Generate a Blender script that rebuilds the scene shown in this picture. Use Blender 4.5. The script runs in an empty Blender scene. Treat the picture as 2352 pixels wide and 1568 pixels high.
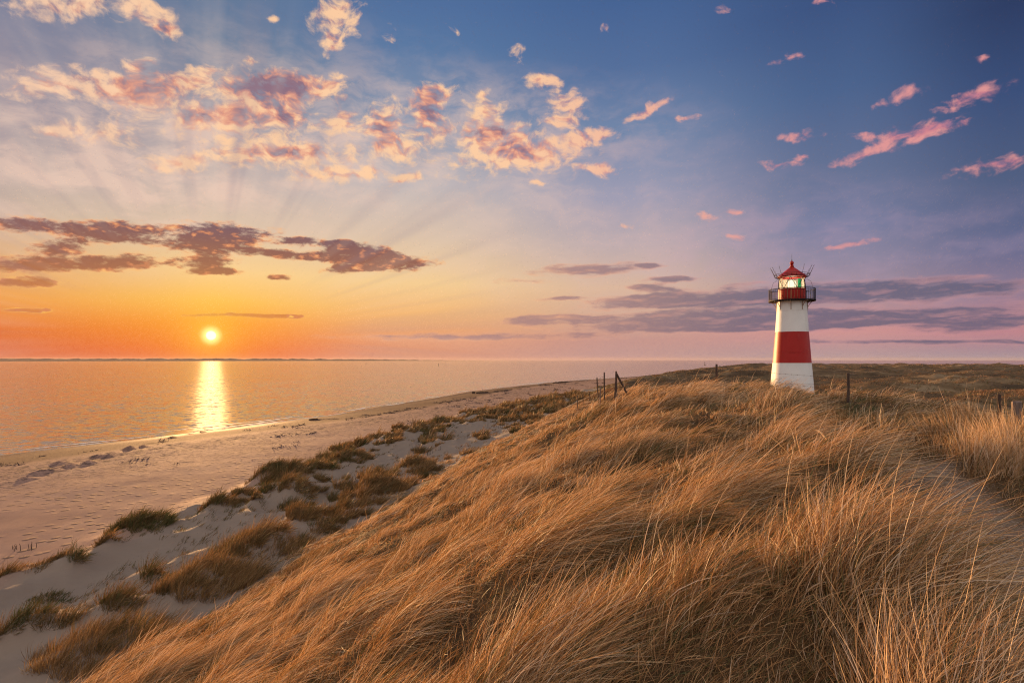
import bpy, bmesh, math, random
import numpy as np
from mathutils import Vector, Matrix

rng = np.random.default_rng(7)
random.seed(7)
sc = bpy.context.scene
col = sc.collection
R = math.radians

EXPO = 0.92      # stops: the photograph is exposed for the dunes, not for the sky
# ------------------------------------------------------------------ camera geometry
F, CX, HY, EYE = 569.0, 512.0, 359.0, 15.0        # focal length in pixels of a 1024 wide picture, horizon row, eye height

def at(px, py, Y):
    """point of the place seen at pixel (px, py) of the 1024 wide photograph, Y metres ahead"""
    return Vector(((px - CX) / F * Y, Y, EYE - (py - HY) / F * Y))

def azel(px, py):
    u, v = (px - CX) / F, (HY - py) / F
    return math.atan(u), math.atan2(v, math.sqrt(1 + u * u))

cam_d = bpy.data.cameras.new('camera')
cam = bpy.data.objects.new('camera', cam_d)
col.objects.link(cam)
cam.location = (0, 0, EYE)
cam.rotation_euler = (R(90), 0, 0)
cam_d.sensor_width = 36.0
cam_d.lens = 36.0 * F / 1024.0
cam_d.shift_y = (HY - 341.0) / 1024.0
cam_d.clip_start = 0.05
cam_d.clip_end = 60000
sc.camera = cam

SUN_AZ, SUN_EL = azel(211, 335)
S = Vector((math.sin(SUN_AZ) * math.cos(SUN_EL), math.cos(SUN_AZ) * math.cos(SUN_EL), math.sin(SUN_EL)))

sc.view_settings.view_transform = 'Standard'
sc.view_settings.look = 'None'
sc.view_settings.exposure = EXPO
sc.view_settings.gamma = 1.0
sc.render.engine = 'CYCLES'
cy = sc.cycles
cy.max_bounces = 6; cy.diffuse_bounces = 2; cy.glossy_bounces = 3
cy.transmission_bounces = 5; cy.transparent_max_bounces = 6
cy.caustics_reflective = False; cy.caustics_refractive = False
cy.sample_clamp_indirect = 6.0; cy.sample_clamp_direct = 0.62
cy.use_denoising = True; cy.denoising_input_passes = 'RGB_ALBEDO_NORMAL'; cy.denoising_prefilter = 'NONE'; cy.filter_width = 1.15
cy.use_adaptive_sampling = True; cy.adaptive_threshold = 0.015; cy.adaptive_min_samples = 12

def lin(c):
    return tuple((v / 255 / 12.92) if v <= 10.3 else ((v / 255 + 0.055) / 1.055) ** 2.4 for v in c)

# ------------------------------------------------------------------ little node language
class V:
    """a socket (or number) with arithmetic"""
    nt = None
    def __init__(s, x): s.x = x
    def _m(s, op, *o, clamp=False):
        n = V.nt.nodes.new('ShaderNodeMath'); n.operation = op; n.use_clamp = clamp
        for i, q in enumerate((s,) + o): put(n.inputs[i], q)
        return V(n.outputs[0])
    def __add__(s, o): return s._m('ADD', o)
    __radd__ = __add__
    def __sub__(s, o): return s._m('SUBTRACT', o)
    def __rsub__(s, o): return V(o)._m('SUBTRACT', s)
    def __mul__(s, o): return s._m('MULTIPLY', o)
    __rmul__ = __mul__
    def __truediv__(s, o): return s._m('DIVIDE', o)
    def mx(s, o): return s._m('MAXIMUM', o)
    def mn(s, o): return s._m('MINIMUM', o)
    def pw(s, o): return s._m('POWER', o)
    def cl(s): return s._m('ADD', 0.0, clamp=True)
    def ab(s): return s._m('ABSOLUTE')
    def ss(s, a, b, lo=0.0, hi=1.0):
        n = V.nt.nodes.new('ShaderNodeMapRange'); n.interpolation_type = 'SMOOTHSTEP'
        put(n.inputs[0], s)
        for i, q in enumerate((a, b, lo, hi)): put(n.inputs[i + 1], q)
        return V(n.outputs[0])

def put(sock, q):
    if isinstance(q, V): q = q.x
    if isinstance(q, bpy.types.NodeSocket): V.nt.links.new(q, sock)
    elif isinstance(q, (tuple, list)) and sock.type == 'RGBA' and len(q) == 3: sock.default_value = (*q, 1)
    else: sock.default_value = q

def node(kind, out=0, props=None, **ins):
    n = V.nt.nodes.new('ShaderNode' + kind)
    for k, q in (props or {}).items(): setattr(n, k, q)
    for k, q in ins.items():
        k2 = k.replace('_', ' ')
        put(n.inputs[k2] if k2 in n.inputs else n.inputs[int(k[1:])], q)
    return V(n.outputs[out])

def mix(f, a, b, mode='MIX'):
    n = V.nt.nodes.new('ShaderNodeMix'); n.data_type = 'RGBA'; n.blend_type = mode; n.clamp_factor = True
    put(n.inputs[0], f); put(n.inputs[6], a); put(n.inputs[7], b)
    return V(n.outputs[2])

def ramp(f, stops, interp='LINEAR'):
    n = V.nt.nodes.new('ShaderNodeValToRGB'); e = n.color_ramp.elements; n.color_ramp.interpolation = interp
    while len(e) < len(stops): e.new(0.5)
    for i, (p, c) in enumerate(sorted(stops, key=lambda t: t[0])):
        e[i].position = p; e[i].color = (*c, 1) if len(c) == 3 else c
    put(n.inputs[0], f)
    return V(n.outputs[0])

def noise(vec, scale=1.0, detail=4.0, rough=0.5, dims='3D', dist=0.0, lac=2.0):
    n = V.nt.nodes.new('ShaderNodeTexNoise'); n.noise_dimensions = dims
    put(n.inputs['Vector'], vec); n.inputs['Scale'].default_value = scale; n.inputs['Detail'].default_value = detail
    n.inputs['Roughness'].default_value = rough; n.inputs['Distortion'].default_value = dist; n.inputs['Lacunarity'].default_value = lac
    return V(n.outputs[0])

def vmul(v, k): return node('VectorMath', 0, {'operation': 'MULTIPLY'}, _0=v, _1=k)
def vadd(v, k): return node('VectorMath', 0, {'operation': 'ADD'}, _0=v, _1=k)
def comb(x, y, z=0.0): return node('CombineXYZ', 0, None, X=x, Y=y, Z=z)

# ------------------------------------------------------------------ sky
w = bpy.data.worlds.new('World'); sc.world = w; w.use_nodes = True
V.nt = w.node_tree; V.nt.nodes.clear()
w.cycles.sampling_method = 'NONE'                # smooth sky: found by the bounced rays themselves
dirn = node('TexCoord', 0)                       # world direction
sep = V.nt.nodes.new('ShaderNodeSeparateXYZ'); V.nt.links.new(dirn.x, sep.inputs[0])
dx, dy, dz = V(sep.outputs[0]), V(sep.outputs[1]), V(sep.outputs[2])
az = dx._m('ARCTAN2', dy)
el = dz._m('ARCSINE')

STA = {  # colours of the sky read along six bearings, from the top of the picture to the horizon
 0:    [(0,(122,127,152)),(250,(162,150,158)),(400,(192,172,165)),(480,(205,180,160)),(600,(224,172,120)),(680,(238,162,84)),(750,(226,120,60)),(800,(214,108,72)),(826,(202,110,86))],
 485:  [(0,(98,120,152)),(100,(112,129,154)),(250,(150,149,162)),(420,(203,183,174)),(520,(220,194,168)),(620,(248,206,140)),(690,(250,190,88)),(740,(248,154,54)),(800,(236,114,50)),(826,(224,106,64))],
 945:  [(0,(80,110,156)),(100,(88,119,161)),(250,(126,143,170)),(420,(192,182,183)),(540,(217,192,170)),(650,(244,204,146)),(720,(242,182,118)),(780,(226,152,112)),(826,(205,146,125))],
 1454: [(0,(70,99,147)),(150,(84,110,154)),(300,(114,134,168)),(450,(158,156,178)),(560,(188,170,173)),(660,(217,181,157)),(730,(206,166,147)),(780,(196,149,140)),(826,(188,150,146))],
 1930: [(0,(60,83,128)),(200,(75,99,141)),(400,(102,114,147)),(520,(122,126,158)),(600,(146,136,158)),(680,(167,141,150)),(760,(204,146,144)),(800,(181,146,148)),(826,(172,150,154))],
 2352: [(0,(46,61,99)),(200,(58,78,120)),(400,(80,94,128)),(560,(100,105,140)),(660,(140,122,145)),(760,(188,131,139)),(800,(166,136,146)),(826,(160,146,155))]}
K = 1024 / 2352
fac = el * (1 / R(45))
def station(x, rows):
    stops = []
    for y, c in rows:
        _, e = azel(x * K, min(y * K, 358.9)); stops.append((max(0.0, e / R(45)), lin(c)))
    return ramp(fac, stops)
keys = sorted(STA)
sky = station(keys[0], STA[keys[0]])
for a, b in zip(keys, keys[1:]):
    a0, a1 = azel(a * K, 300)[0], azel(b * K, 300)[0]
    sky = mix(az.ss(a0, a1) if a else (az - a0)._m('DIVIDE', a1 - a0, clamp=True), sky, station(b, STA[b]))

# ----- clouds: patches given by bearing and height, broken up by noise
A = comb(az, el)
wob = noise(A, 14.0, 2, 0.6)
wobc = V.nt.nodes[-1].outputs[1]
warp = vmul(vadd(V(wobc), (-0.5, -0.5, -0.5)), (0.05, 0.035, 0.0))
Aw = vadd(A, warp)
Al = vadd(A, vmul(warp, (0.8, 0.22, 0.0)))

G = comb(dx / dy.mx(0.05), dz / dy.mx(0.05))       # the sky ahead as bearings on a far upright plane
Gw = vadd(G, warp)
Gl = vadd(G, vmul(warp, (0.9, 0.25, 0.0)))
def patch_sum(src, items, grow=1.5):
    tot = None
    for it in items:
        cx, cy_, rx, ry = it[:4]; rot = it[4] if len(it) > 4 else 0; amp = it[5] if len(it) > 5 else 1.0
        m = V.nt.nodes.new('ShaderNodeMapping'); m.vector_type = 'TEXTURE'
        m.inputs['Location'].default_value = ((cx * K - CX) / F, (HY - cy_ * K) / F, 0); m.inputs['Rotation'].default_value = (0, 0, R(rot))
        m.inputs['Scale'].default_value = (rx * K / F * grow, ry * K / F * grow, 1)
        put(m.inputs['Vector'], src)
        g = V.nt.nodes.new('ShaderNodeTexGradient'); g.gradient_type = 'SPHERICAL'
        V.nt.links.new(m.outputs[0], g.inputs[0])
        q = V(g.outputs[1])
        tot = (q if amp == 1.0 else q * amp) if tot is None else (tot + q if amp == 1.0 else node('Math', 0, {'operation': 'MULTIPLY_ADD'}, _0=q, _1=amp, _2=tot))
    return tot
HIGH = [(150,8,150,38),(335,22,55,26,-30),(378,55,45,26,-35),(770,38,62,48,-30),(765,95,22,26),(130,190,110,40),(240,185,60,24),
 (320,145,34,14),(345,215,105,48),(432,180,36,24),(477,158,24,13),(583,140,20,11),(575,210,115,45),(650,200,75,34),
 (480,285,80,36),(620,275,95,38),(762,200,38,36),(785,290,52,28),(880,280,42,50),(905,340,44,22),(1005,210,40,20),
 (980,265,45,60),(1115,250,48,20),(1108,215,20,14),(1250,190,38,18),(1300,240,40,30,-30),(1285,285,35,14),
 (1140,310,90,36,-8),(1190,355,120,34),(1350,312,70,18,12),(395,375,64,25),(620,350,160,30),(780,395,90,14),
 (250,305,120,30,0,.7),(120,300,60,16,0,.7),(1490,250,50,13,28),(1375,385,44,14),(1235,420,24,10),(935,405,40,10),
 (780,370,300,50,0,.26),(1130,365,220,50,0,.24),(1330,290,100,60,-20,.16)]
PINK = [(2230,222,80,18,18),(2070,215,62,13,18),(2265,135,24,8,20),(1835,312,48,14,8),(1790,380,42,12,0),(1840,364,22,8),
 (1985,350,64,15,22),(1975,305,32,12),(2080,312,75,28,14),(2170,290,75,16,18),(2285,380,85,18,14),(1810,130,40,10,18,.8),
 (1895,3,28,8),(1660,25,22,10,25,.8),(1395,65,14,11,0,.7),(1188,130,26,20,0,.6),(900,80,13,24,0,.6),(1035,70,10,9),(627,48,15,9),(1620,497,28,11),
 (1690,490,26,6),(1950,562,52,9,14),(1575,270,34,8,5),(1430,515,20,6),(1690,545,20,6)]
LOW = [(70,516,130,20,-5),(262,522,105,20,-2),(250,545,110,16,-2),(500,532,150,24,-3),(480,562,140,22,-3),(690,552,60,14,0),(95,606,150,26,2),(285,602,110,22,3),(135,566,80,18),(470,602,75,24),(500,625,60,10),
 (650,583,100,12,-4),(770,590,80,16,-4),(850,575,90,18,-8),(900,604,110,20,0),(800,618,70,10,2),(775,562,40,18),(60,648,90,13),(640,637,34,9),(60,713,64,6),(545,723,140,5),(655,726,60,5)]
LOW2 = [(560,530,150,22,0),(300,525,120,14,0),(180,612,190,16,0),(520,575,140,16,0),(920,605,110,14,-3),(700,578,120,12,-5),(380,605,60,18),(60,590,80,20)]
BAND = [(2280,745,160,16,4),(1800,740,300,14,2),(1360,618,120,14,2),(1545,640,64,8,3),(1495,610,26,6),(1490,660,60,8),(1480,690,130,15,3),(1740,685,270,32,3),(2150,662,260,25,2),
 (1600,738,330,20,2),(2020,728,380,22,3),(1260,732,130,11,2),(1290,684,56,5,3),(1100,772,320,9,0,.8),(2150,784,400,7,0,.8),(1200,645,60,6,0,.6)]

DARK = [(600,192,115,36),(640,205,80,30),(340,205,80,34),(478,268,70,26),(640,268,85,24),(1130,300,80,26),(985,250,46,60),(885,305,40,44),
 (775,245,44,22),(340,160,30,20),(1190,345,60,18),(2080,300,50,14),(2180,285,60,12),(2250,215,40,8),(2300,375,50,10),(660,350,80,14),(375,66,24,12)]

front = dy.ss(0.05, 0.25)
def clouds(items, msrc, nsrc, nscale, sx, gain, ngain, thr, soft, dshift, det=6, grow=1.5, rough=0.58):
    E = patch_sum(msrc, items, grow)
    P = vmul(nsrc, (1.0, sx, 1.0))
    n1 = noise(P, nscale, det, rough, '2D')
    n2 = noise(vadd(P, dshift), nscale, 2, 0.55, '2D')
    dens = E.mn(0.8) * gain + (n1 - 0.5) * ngain
    cov = dens.ss(thr, thr + soft) * front * E.ss(0.0, 0.14)
    return cov, dens, n1, n2
side = az.ss(R(-5), R(30))
# soft veil round the puffs
veilE = noise(vmul(Aw, (1.0, 2.4, 1.0)), 9.0, 5, 0.62, '2D')
veilM = patch_sum(Gw, [(350, 270, 620, 190), (1150, 330, 420, 130), (1750, 570, 620, 130), (300, 430, 500, 160)])
veil = (veilE.ss(0.34, 0.74) * veilM).cl() * 0.62 * front
sky = mix(veil, sky, mix(side, lin((240, 204, 184)), lin((176, 150, 172))))
# high puffs
PINKS = [(tuple(p) + (0, 1.0))[:5] + ((p[5] if len(p) > 5 else 1.0) * 0.78,) if len(p) < 6 else p[:5] + (p[5] * .78,) for p in PINK]
covH, dH, n1, n2 = clouds(HIGH + PINKS, Gw, Aw, 42.0, 1.6, 1.4, 2.6, 0.22, 1.15, (-0.012, -0.016, 0))
litH = mix(side, lin((255, 206, 162)), lin((226, 152, 150)))
litH = mix(az.ss(R(-24), R(-45)), litH, lin((250, 205, 172)))
drkH = mix(side, lin((140, 108, 126)), lin((158, 118, 146)))
shH = ((n2 - n1) * 1.5 + patch_sum(Gw, DARK) * 0.85 + 0.10).cl()
colH = mix(shH.ss(0.0, 0.62), litH, mix(side, lin((230, 156, 130)), lin((208, 130, 142))))
colH = mix(shH.ss(0.42, 1.05), colH, drkH)
sky = mix(covH * 0.95, sky, colH)
# low bank left: dark with glowing rims
covL, dL, m1, m2 = clouds(LOW, Gl, Al, 40.0, 2.3, 1.75, 2.5, 0.26, 0.95, (0.004, -0.03, 0), 6, 1.3, 0.64)
shL = ((m2 - m1) * 2.4 + dL.ss(0.40, 1.15) * 0.9 + 0.14).cl()
warm = el.ss(R(9.5), R(3))
low2 = el.ss(R(12.5), R(9.0))
litL = mix(warm, lin((250, 182, 122)), lin((255, 196, 92)))
drkL = mix(warm, mix(low2, lin((106, 74, 92)), lin((142, 86, 74))), lin((214, 132, 72)))
colL = mix(shL.ss(0.0, 0.5), litL, lin((212, 130, 90)))
colL = mix(shL.ss(0.35, 0.9), colL, drkL)
sky = mix(covL * 0.93, sky, colL)
# slate band right
covB, dB, k1, k2 = clouds(BAND, Gl, Al, 20.0, 5.0, 1.4, 1.7, 0.16, 0.85, (0.0, -0.03, 0))
shB = ((k2 - k1) * 1.3 + dB.ss(0.25, 0.95)).cl()
rt = az.ss(R(2), R(28))
litB = mix(rt, lin((238, 172, 134)), lin((205, 148, 150)))
drkB = mix(rt, lin((166, 128, 128)), lin((100, 96, 120)))
colB = mix(shB, litB, drkB)
sky = mix(covB * 0.85, sky, colB)
# rays fanning out of the sun, its aureole and disc
ax_, ey_ = (az - SUN_AZ) * math.cos(SUN_EL), el - SUN_EL
th = ey_._m('ARCTAN2', ax_)
dist = (ax_ * ax_ + ey_ * ey_)._m('SQRT')
fan = noise(comb(th * 8.0, dist * 0.5), 1.0, 2, 0.6, '2D')
fade = dist.ss(R(8), R(15)) * dist.ss(R(34), R(20))
sky = mix(fade * (0.5 - fan).cl() * 1.2, sky, lin((150, 138, 150)))
sky = mix(fade * (fan - 0.5).cl() * 0.55, sky, lin((245, 218, 195)))
glow = (dist * (-1 / R(1.7)))._m('EXPONENT')
sky = mix(glow * 0.75, sky, (1.1, 0.66, 0.07))
glow2 = dist.ss(R(1.25), R(0.4))
sky = mix(glow2 * glow2, sky, (1.3, 0.98, 0.30))
sky = mix(dist.ss(R(0.44), R(0.27)), sky, (6.0, 5.6, 4.2))
# unseen sky overhead and behind, brightened as added fill for the shaded sides
hid = el.ss(R(36), R(62)).mx((az.ab()).ss(R(58), R(100)) * el.ss(R(0), R(10), 0.45, 1.0))
OVER = mix(el.ss(R(5), R(60)), (0.86, 0.77, 0.74), (0.57, 0.53, 0.54))
sky = mix(hid, sky, OVER)
sky = mix(el.ss(R(-0.3), R(-3)), sky, (0.12, 0.10, 0.09))
bg = V.nt.nodes.new('ShaderNodeBackground'); put(bg.inputs[0], sky); bg.inputs[1].default_value = 2 ** -EXPO
nish = V.nt.nodes.new('ShaderNodeTexSky'); nish.sky_type = 'NISHITA'; nish.sun_disc = False
nish.sun_elevation = SUN_EL; nish.sun_rotation = SUN_AZ
bg2 = V.nt.nodes.new('ShaderNodeBackground'); put(bg2.inputs[0], V(nish.outputs[0])); bg2.inputs[1].default_value = 0.0012
ad = V.nt.nodes.new('ShaderNodeAddShader'); V.nt.links.new(bg.outputs[0], ad.inputs[0]); V.nt.links.new(bg2.outputs[0], ad.inputs[1])
wo = V.nt.nodes.new('ShaderNodeOutputWorld'); V.nt.links.new(ad.outputs[0], wo.inputs[0])

sun_d = bpy.data.lights.new('sun', 'SUN'); sun_d.energy = 5.0; sun_d.angle = R(0.6); sun_d.color = (1.0, 0.54, 0.22)
sun = bpy.data.objects.new('sun', sun_d); col.objects.link(sun)
sun.rotation_euler = S.to_track_quat('Z', 'Y').to_euler(); sun.location = S * 200
# ------------------------------------------------------------------ lattice noise for shapes
_perm = np.random.default_rng(11).permutation(1024)
_grad = np.random.default_rng(12).uniform(0, 2 * np.pi, 1024)
def pn(x, y, seed=0):
    xi = np.floor(x).astype(np.int64); yi = np.floor(y).astype(np.int64)
    xf, yf = x - xi, y - yi
    def g(i, j):
        h = _grad[_perm[(_perm[(i + seed * 57) & 1023] + j) & 1023]]
        return np.cos(h), np.sin(h)
    u = xf * xf * xf * (xf * (xf * 6 - 15) + 10); v = yf * yf * yf * (yf * (yf * 6 - 15) + 10)
    r = []
    for a in (0, 1):
        for b in (0, 1):
            c, s = g(xi + a, yi + b); r.append(c * (xf - a) + s * (yf - b))
    return ((r[0] * (1 - u) + r[2] * u) * (1 - v) + (r[1] * (1 - u) + r[3] * u) * v) * 1.5
def fbm(x, y, oct=4, seed=0, rough=0.5):
    t = 0; a = 1.0
    for o in range(oct):
        t = t + a * pn(x * 2 ** o + 13.7 * o, y * 2 ** o - 7.3 * o, seed + o); a *= rough
    return t
def sst(x, a, b):
    t = np.clip((x - a) / (b - a), 0, 1); return t * t * (3 - 2 * t)
def smin(a, b, k):
    h = np.clip(0.5 + 0.5 * (b - a) / k, 0, 1); return b * (1 - h) + a * h - k * h * (1 - h)

# ------------------------------------------------------------------ lines that follow the coast (metres, x at each y)
_Y = np.arange(-400.0, 5000.0, 2.0)
def coast(pts, sm=9):
    p = np.array(pts, float); v = np.interp(_Y, p[:, 0], p[:, 1])
    k = np.ones(sm) / sm; vv = np.convolve(np.pad(v, sm // 2, mode='edge'), k, 'valid')
    return lambda y: np.interp(y, _Y, vv)
Xs = coast([(-400,-300),(-50,-140),(0,-118),(89,-80),(147,-50),(271,-18),(350,16),(406,45),(500,110),(1000,350),(1420,545),(3000,1250),(5000,2200)], 15)
Xd = coast([(-400,-140),(-50,-42),(0,-32),(32.4,-29.1),(40.6,-28.8),(56,-26.4),(84,-24.2),(115.7,-15.7),(207,19.6),(316,66),(500,146),(1000,388),(1420,585),(5000,2230)], 7)
Xt = coast([(-400,-120),(-60,-32),(0,-19.2),(19.6,-14.6),(29.7,-12.6),(55,-7.5),(89,1.6),(200,30),(316,76),(500,158),(1000,400),(1420,600),(5000,2240)], 7)

PATH = [(4.0,2.6),(5.2,5.2),(6.3,7.6),(7.4,10.0),(8.1,12.0),(7.7,14.5)]
def path_dist(x, y):
    d = np.full(np.shape(x), 1e9)
    for (a, b), (c, e) in zip(PATH, PATH[1:]):
        L2 = (c - a) ** 2 + (e - b) ** 2
        t = np.clip(((x - a) * (c - a) + (y - b) * (e - b)) / L2, 0, 1)
        d = np.minimum(d, np.hypot(x - a - t * (c - a), y - b - t * (e - b)))
    return d
TOWER = (27.05, 55.0, 10.55)
MOUNDS = []          # (x, y, height, radius along, radius across) sand piled round the big tufts

BEACH_HUMPS = []     # low blown sand humps on the open beach
for (hx, hy, hh) in ((545, 905, .5), (705, 835, .5), (760, 842, .4), (885, 790, .5), (1065, 735, .5), (1140, 700, .5), (265, 970, .45), (310, 955, .45), (160, 1015, .35), (1310, 660, .4), (1390, 650, .4), (405, 892, .35), (950, 780, .35), (1180, 760, .3)):
    py_ = (1300 + hy / 1.68) / 4; px_ = hx / 1.68 / 4; Y_ = (EYE - 2.0) * F / (py_ - HY)
    BEACH_HUMPS.append(((px_ - CX) / F * Y_, Y_, hh, 2.6 + 1.6 * hh * (hx % 3), .9))
def ridge_mask(x, y):
    return (1 - sst(y, 36, 56)) * (1 - sst(x, 19, 42))

def height(x, y):
    x = np.asarray(x, float); y = np.asarray(y, float)
    us = (x - Xs(y)) * 0.90
    us = us + 1.2 * fbm(x * .04, y * .04, 2, 3)
    uf = (x - Xd(y)) * 0.95 + 1.6 * fbm(x * .12, y * .12, 3, 8)
    s = (x - Xt(y)) * 0.97 + 0.7 * fbm(x * .15, y * .15, 2, 5)
    z = np.interp(us, [-400,-60,-6,0,9,22,45,80,140], [-12,-4,-.35,0,.62,1.35,1.95,2.5,2.9])
    z = z + 0.035 * fbm(x * .18, y * .18, 3, 21) * sst(us, 14, 30)
    mf = sst(uf, -1.5, 4.0)
    # small sand dunes: smooth backs with one sharper crest, drawn out by the wind
    cx, cyy = x * .97 - y * .24, x * .24 + y * .97
    r = 1 - np.abs(pn(cx * .19 + .25 * pn(cx * .2, cyy * .2, 42), cyy * .085, 31)) * 1.35
    r2 = 1 - np.abs(pn(cx * .42, cyy * .2, 33)) * 1.3
    fd = 0.45 + 1.25 * np.clip(r, 0, 1) ** 2.0 * (0.35 + 0.65 * sst(fbm(x * .05, y * .05, 2, 36), -.5, .5)) + 0.28 * np.clip(r2, 0, 1) ** 2
    toe_in = sst(s, -9, 0)
    fd = fd * (1 - .7 * toe_in) + 1.2 * toe_in
    z = z + mf * fd
    for (mx, my, mh, ra, rb) in BEACH_HUMPS:
        ex = ((x - mx) * .94 - (y - my) * .34) / rb; ey = ((x - mx) * .34 + (y - my) * .94) / ra
        e2 = np.sqrt(ex * ex + ey * ey); z = z + mh * np.clip(1 - e2, 0, 1) ** 1.4
    for (mx, my, mh, ra, rb) in MOUNDS:
        ex = ((x - mx) * .97 - (y - my) * .24) / rb; ey = ((x - mx) * .24 + (y - my) * .97) / ra
        z = z + mh * np.exp(-(ex * ex + ey * ey))
    # the steep dune and the ridge on which the camera stands
    near = np.interp(s, [-5,0,3,5,8,10,13,15,16.2,17.4,18.6,20,23,60], [3.6,4.0,5.2,6.15,7.6,8.55,10.1,11.25,11.95,12.5,12.85,13.05,13.1,13.1])
    top = 12.9 + 1.0 * np.exp(-((x - 11.8) / 3.6) ** 2 - ((y - 34) / 6.0) ** 2) - 0.75 * np.exp(-((x - 6.9) / 2.3) ** 2 - ((y - 35) / 5) ** 2) - 0.12 * np.exp(-((x - 18.2) / 2.2) ** 2 - ((y - 34) / 7) ** 2) - 1.05 * sst(x, 8.5, 15) * sst(y, 9, 18) * (1 - .55 * sst(y, 24, 30))
    near = smin(near, top + 0.25 + 0 * near, 0.5)
    near = near + (0.30 * fbm(x * .30, y * .30, 2, 50) + 0.17 * fbm(x * .8, y * .8, 2, 54)) * sst(s, 3, 9)
    far = np.interp(s, [-5,0,6,12,20,35,70], [3.6,4.0,6.6,8.6,9.4,9.0,8.2])
    wide = 2.1 * fbm(x * .016, y * .016, 4, 60, .55) + 1.2 * fbm(x * .05, y * .05, 3, 66) + 0.35 * fbm(x * .17, y * .17, 3, 69)
    wide = wide * 1.25 - 1.0 - 2.2 * sst(np.hypot(x, y), 300, 750) - 1.7 * np.exp(-((x - Xt(y) - 15) / 30) ** 2)
    for (mx, my, mh, rx, ry) in ((160, 350, 5.6, 17, 60), (430, 500, 2.2, 120, 130), (300, 430, 1.6, 130, 80), (620, 700, 2.5, 160, 180)):
        wide = wide + mh * np.exp(-((x - mx) / rx) ** 2 - ((y - my) / ry) ** 2)
    far = far + wide * sst(s, 6, 22)
    far = far + (10.5 - far) * np.exp(-(((x - TOWER[0]) / 9) ** 2 + ((y - TOWER[1]) / 9) ** 2) ** 1.5)
    m = ridge_mask(x, y)
    hill = near * m + far * (1 - m)
    wt = sst(s, -2.5, 1.5)
    z = z * (1 - wt) + hill * wt
    # the land ends beyond the dunes and the sea shows again
    z = z - sst(np.hypot(x, y), 1250, 1900) * (z + 4)
    pd = path_dist(x, y)
    z = z - 0.25 * (1 - sst(pd, .45, 1.3))
    return z

def ground_hit(px, py):
    """where the line of sight through a pixel meets the ground"""
    u, v = (px - CX) / F, (py - HY) / F
    Y = np.geomspace(1.5, 1500, 2600)
    h = height(u * Y, Y); ray = EYE - v * Y
    k = int(np.argmax(h >= ray)) or len(Y) - 1
    return u * Y[k], Y[k], float(h[k])

# ------------------------------------------------------------------ mesh helpers
def tag(o, label=None, cat=None, group=None, kind=None):
    if label: o['label'] = label
    if cat: o['category'] = cat
    if group: o['group'] = group
    if kind: o['kind'] = kind
    return o
def link(name, me, mat=None, parent=None):
    o = bpy.data.objects.new(name, me); col.objects.link(o)
    if mat: me.materials.append(mat)
    if parent: o.parent = parent
    return o
def empty(name, loc, rz=0.0):
    o = bpy.data.objects.new(name, None); col.objects.link(o); o.location = loc; o.rotation_euler = (0, 0, rz)
    o.empty_display_size = 0.3
    return o
def np_mesh(name, verts, quads, attrs=None, smooth=False):
    me = bpy.data.meshes.new(name); nv, nq = len(verts), len(quads)
    me.vertices.add(nv); me.vertices.foreach_set('co', np.ascontiguousarray(verts, np.float32).ravel())
    me.loops.add(nq * 4); me.loops.foreach_set('vertex_index', np.ascontiguousarray(quads, np.int32).ravel())
    me.polygons.add(nq); me.polygons.foreach_set('loop_start', np.arange(0, nq * 4, 4, dtype=np.int32))
    me.polygons.foreach_set('use_smooth', np.full(nq, smooth, dtype=bool))
    for k, a in (attrs or {}).items():
        at_ = me.attributes.new(k, 'FLOAT', 'POINT'); at_.data.foreach_set('value', np.ascontiguousarray(a, np.float32))
    me.update(calc_edges=True)
    return me
def material(name):
    m = bpy.data.materials.new(name); m.use_nodes = True
    V.nt = m.node_tree; V.nt.nodes.clear()
    return m
def surface(sh):
    o = V.nt.nodes.new('ShaderNodeOutputMaterial'); V.nt.links.new(sh.x, o.inputs[0])
def bsdf(base, rough=0.8, normal=None, **kw):
    n = V.nt.nodes.new('ShaderNodeBsdfPrincipled')
    put(n.inputs['Base Color'], base); put(n.inputs['Roughness'], rough)
    if normal is not None: put(n.inputs['Normal'], normal)
    for k, q in kw.items(): put(n.inputs[k.replace('_', ' ')], q)
    return V(n.outputs[0])
def bump(h, strength=0.5, dist=0.1):
    n = V.nt.nodes.new('ShaderNodeBump'); n.inputs['Strength'].default_value = strength; n.inputs['Distance'].default_value = dist
    put(n.inputs['Height'], h); return V(n.outputs[0])
def attr(name): return node('Attribute', 2, {'attribute_name': name})
def wpos(): return node('NewGeometry', 0)

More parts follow.
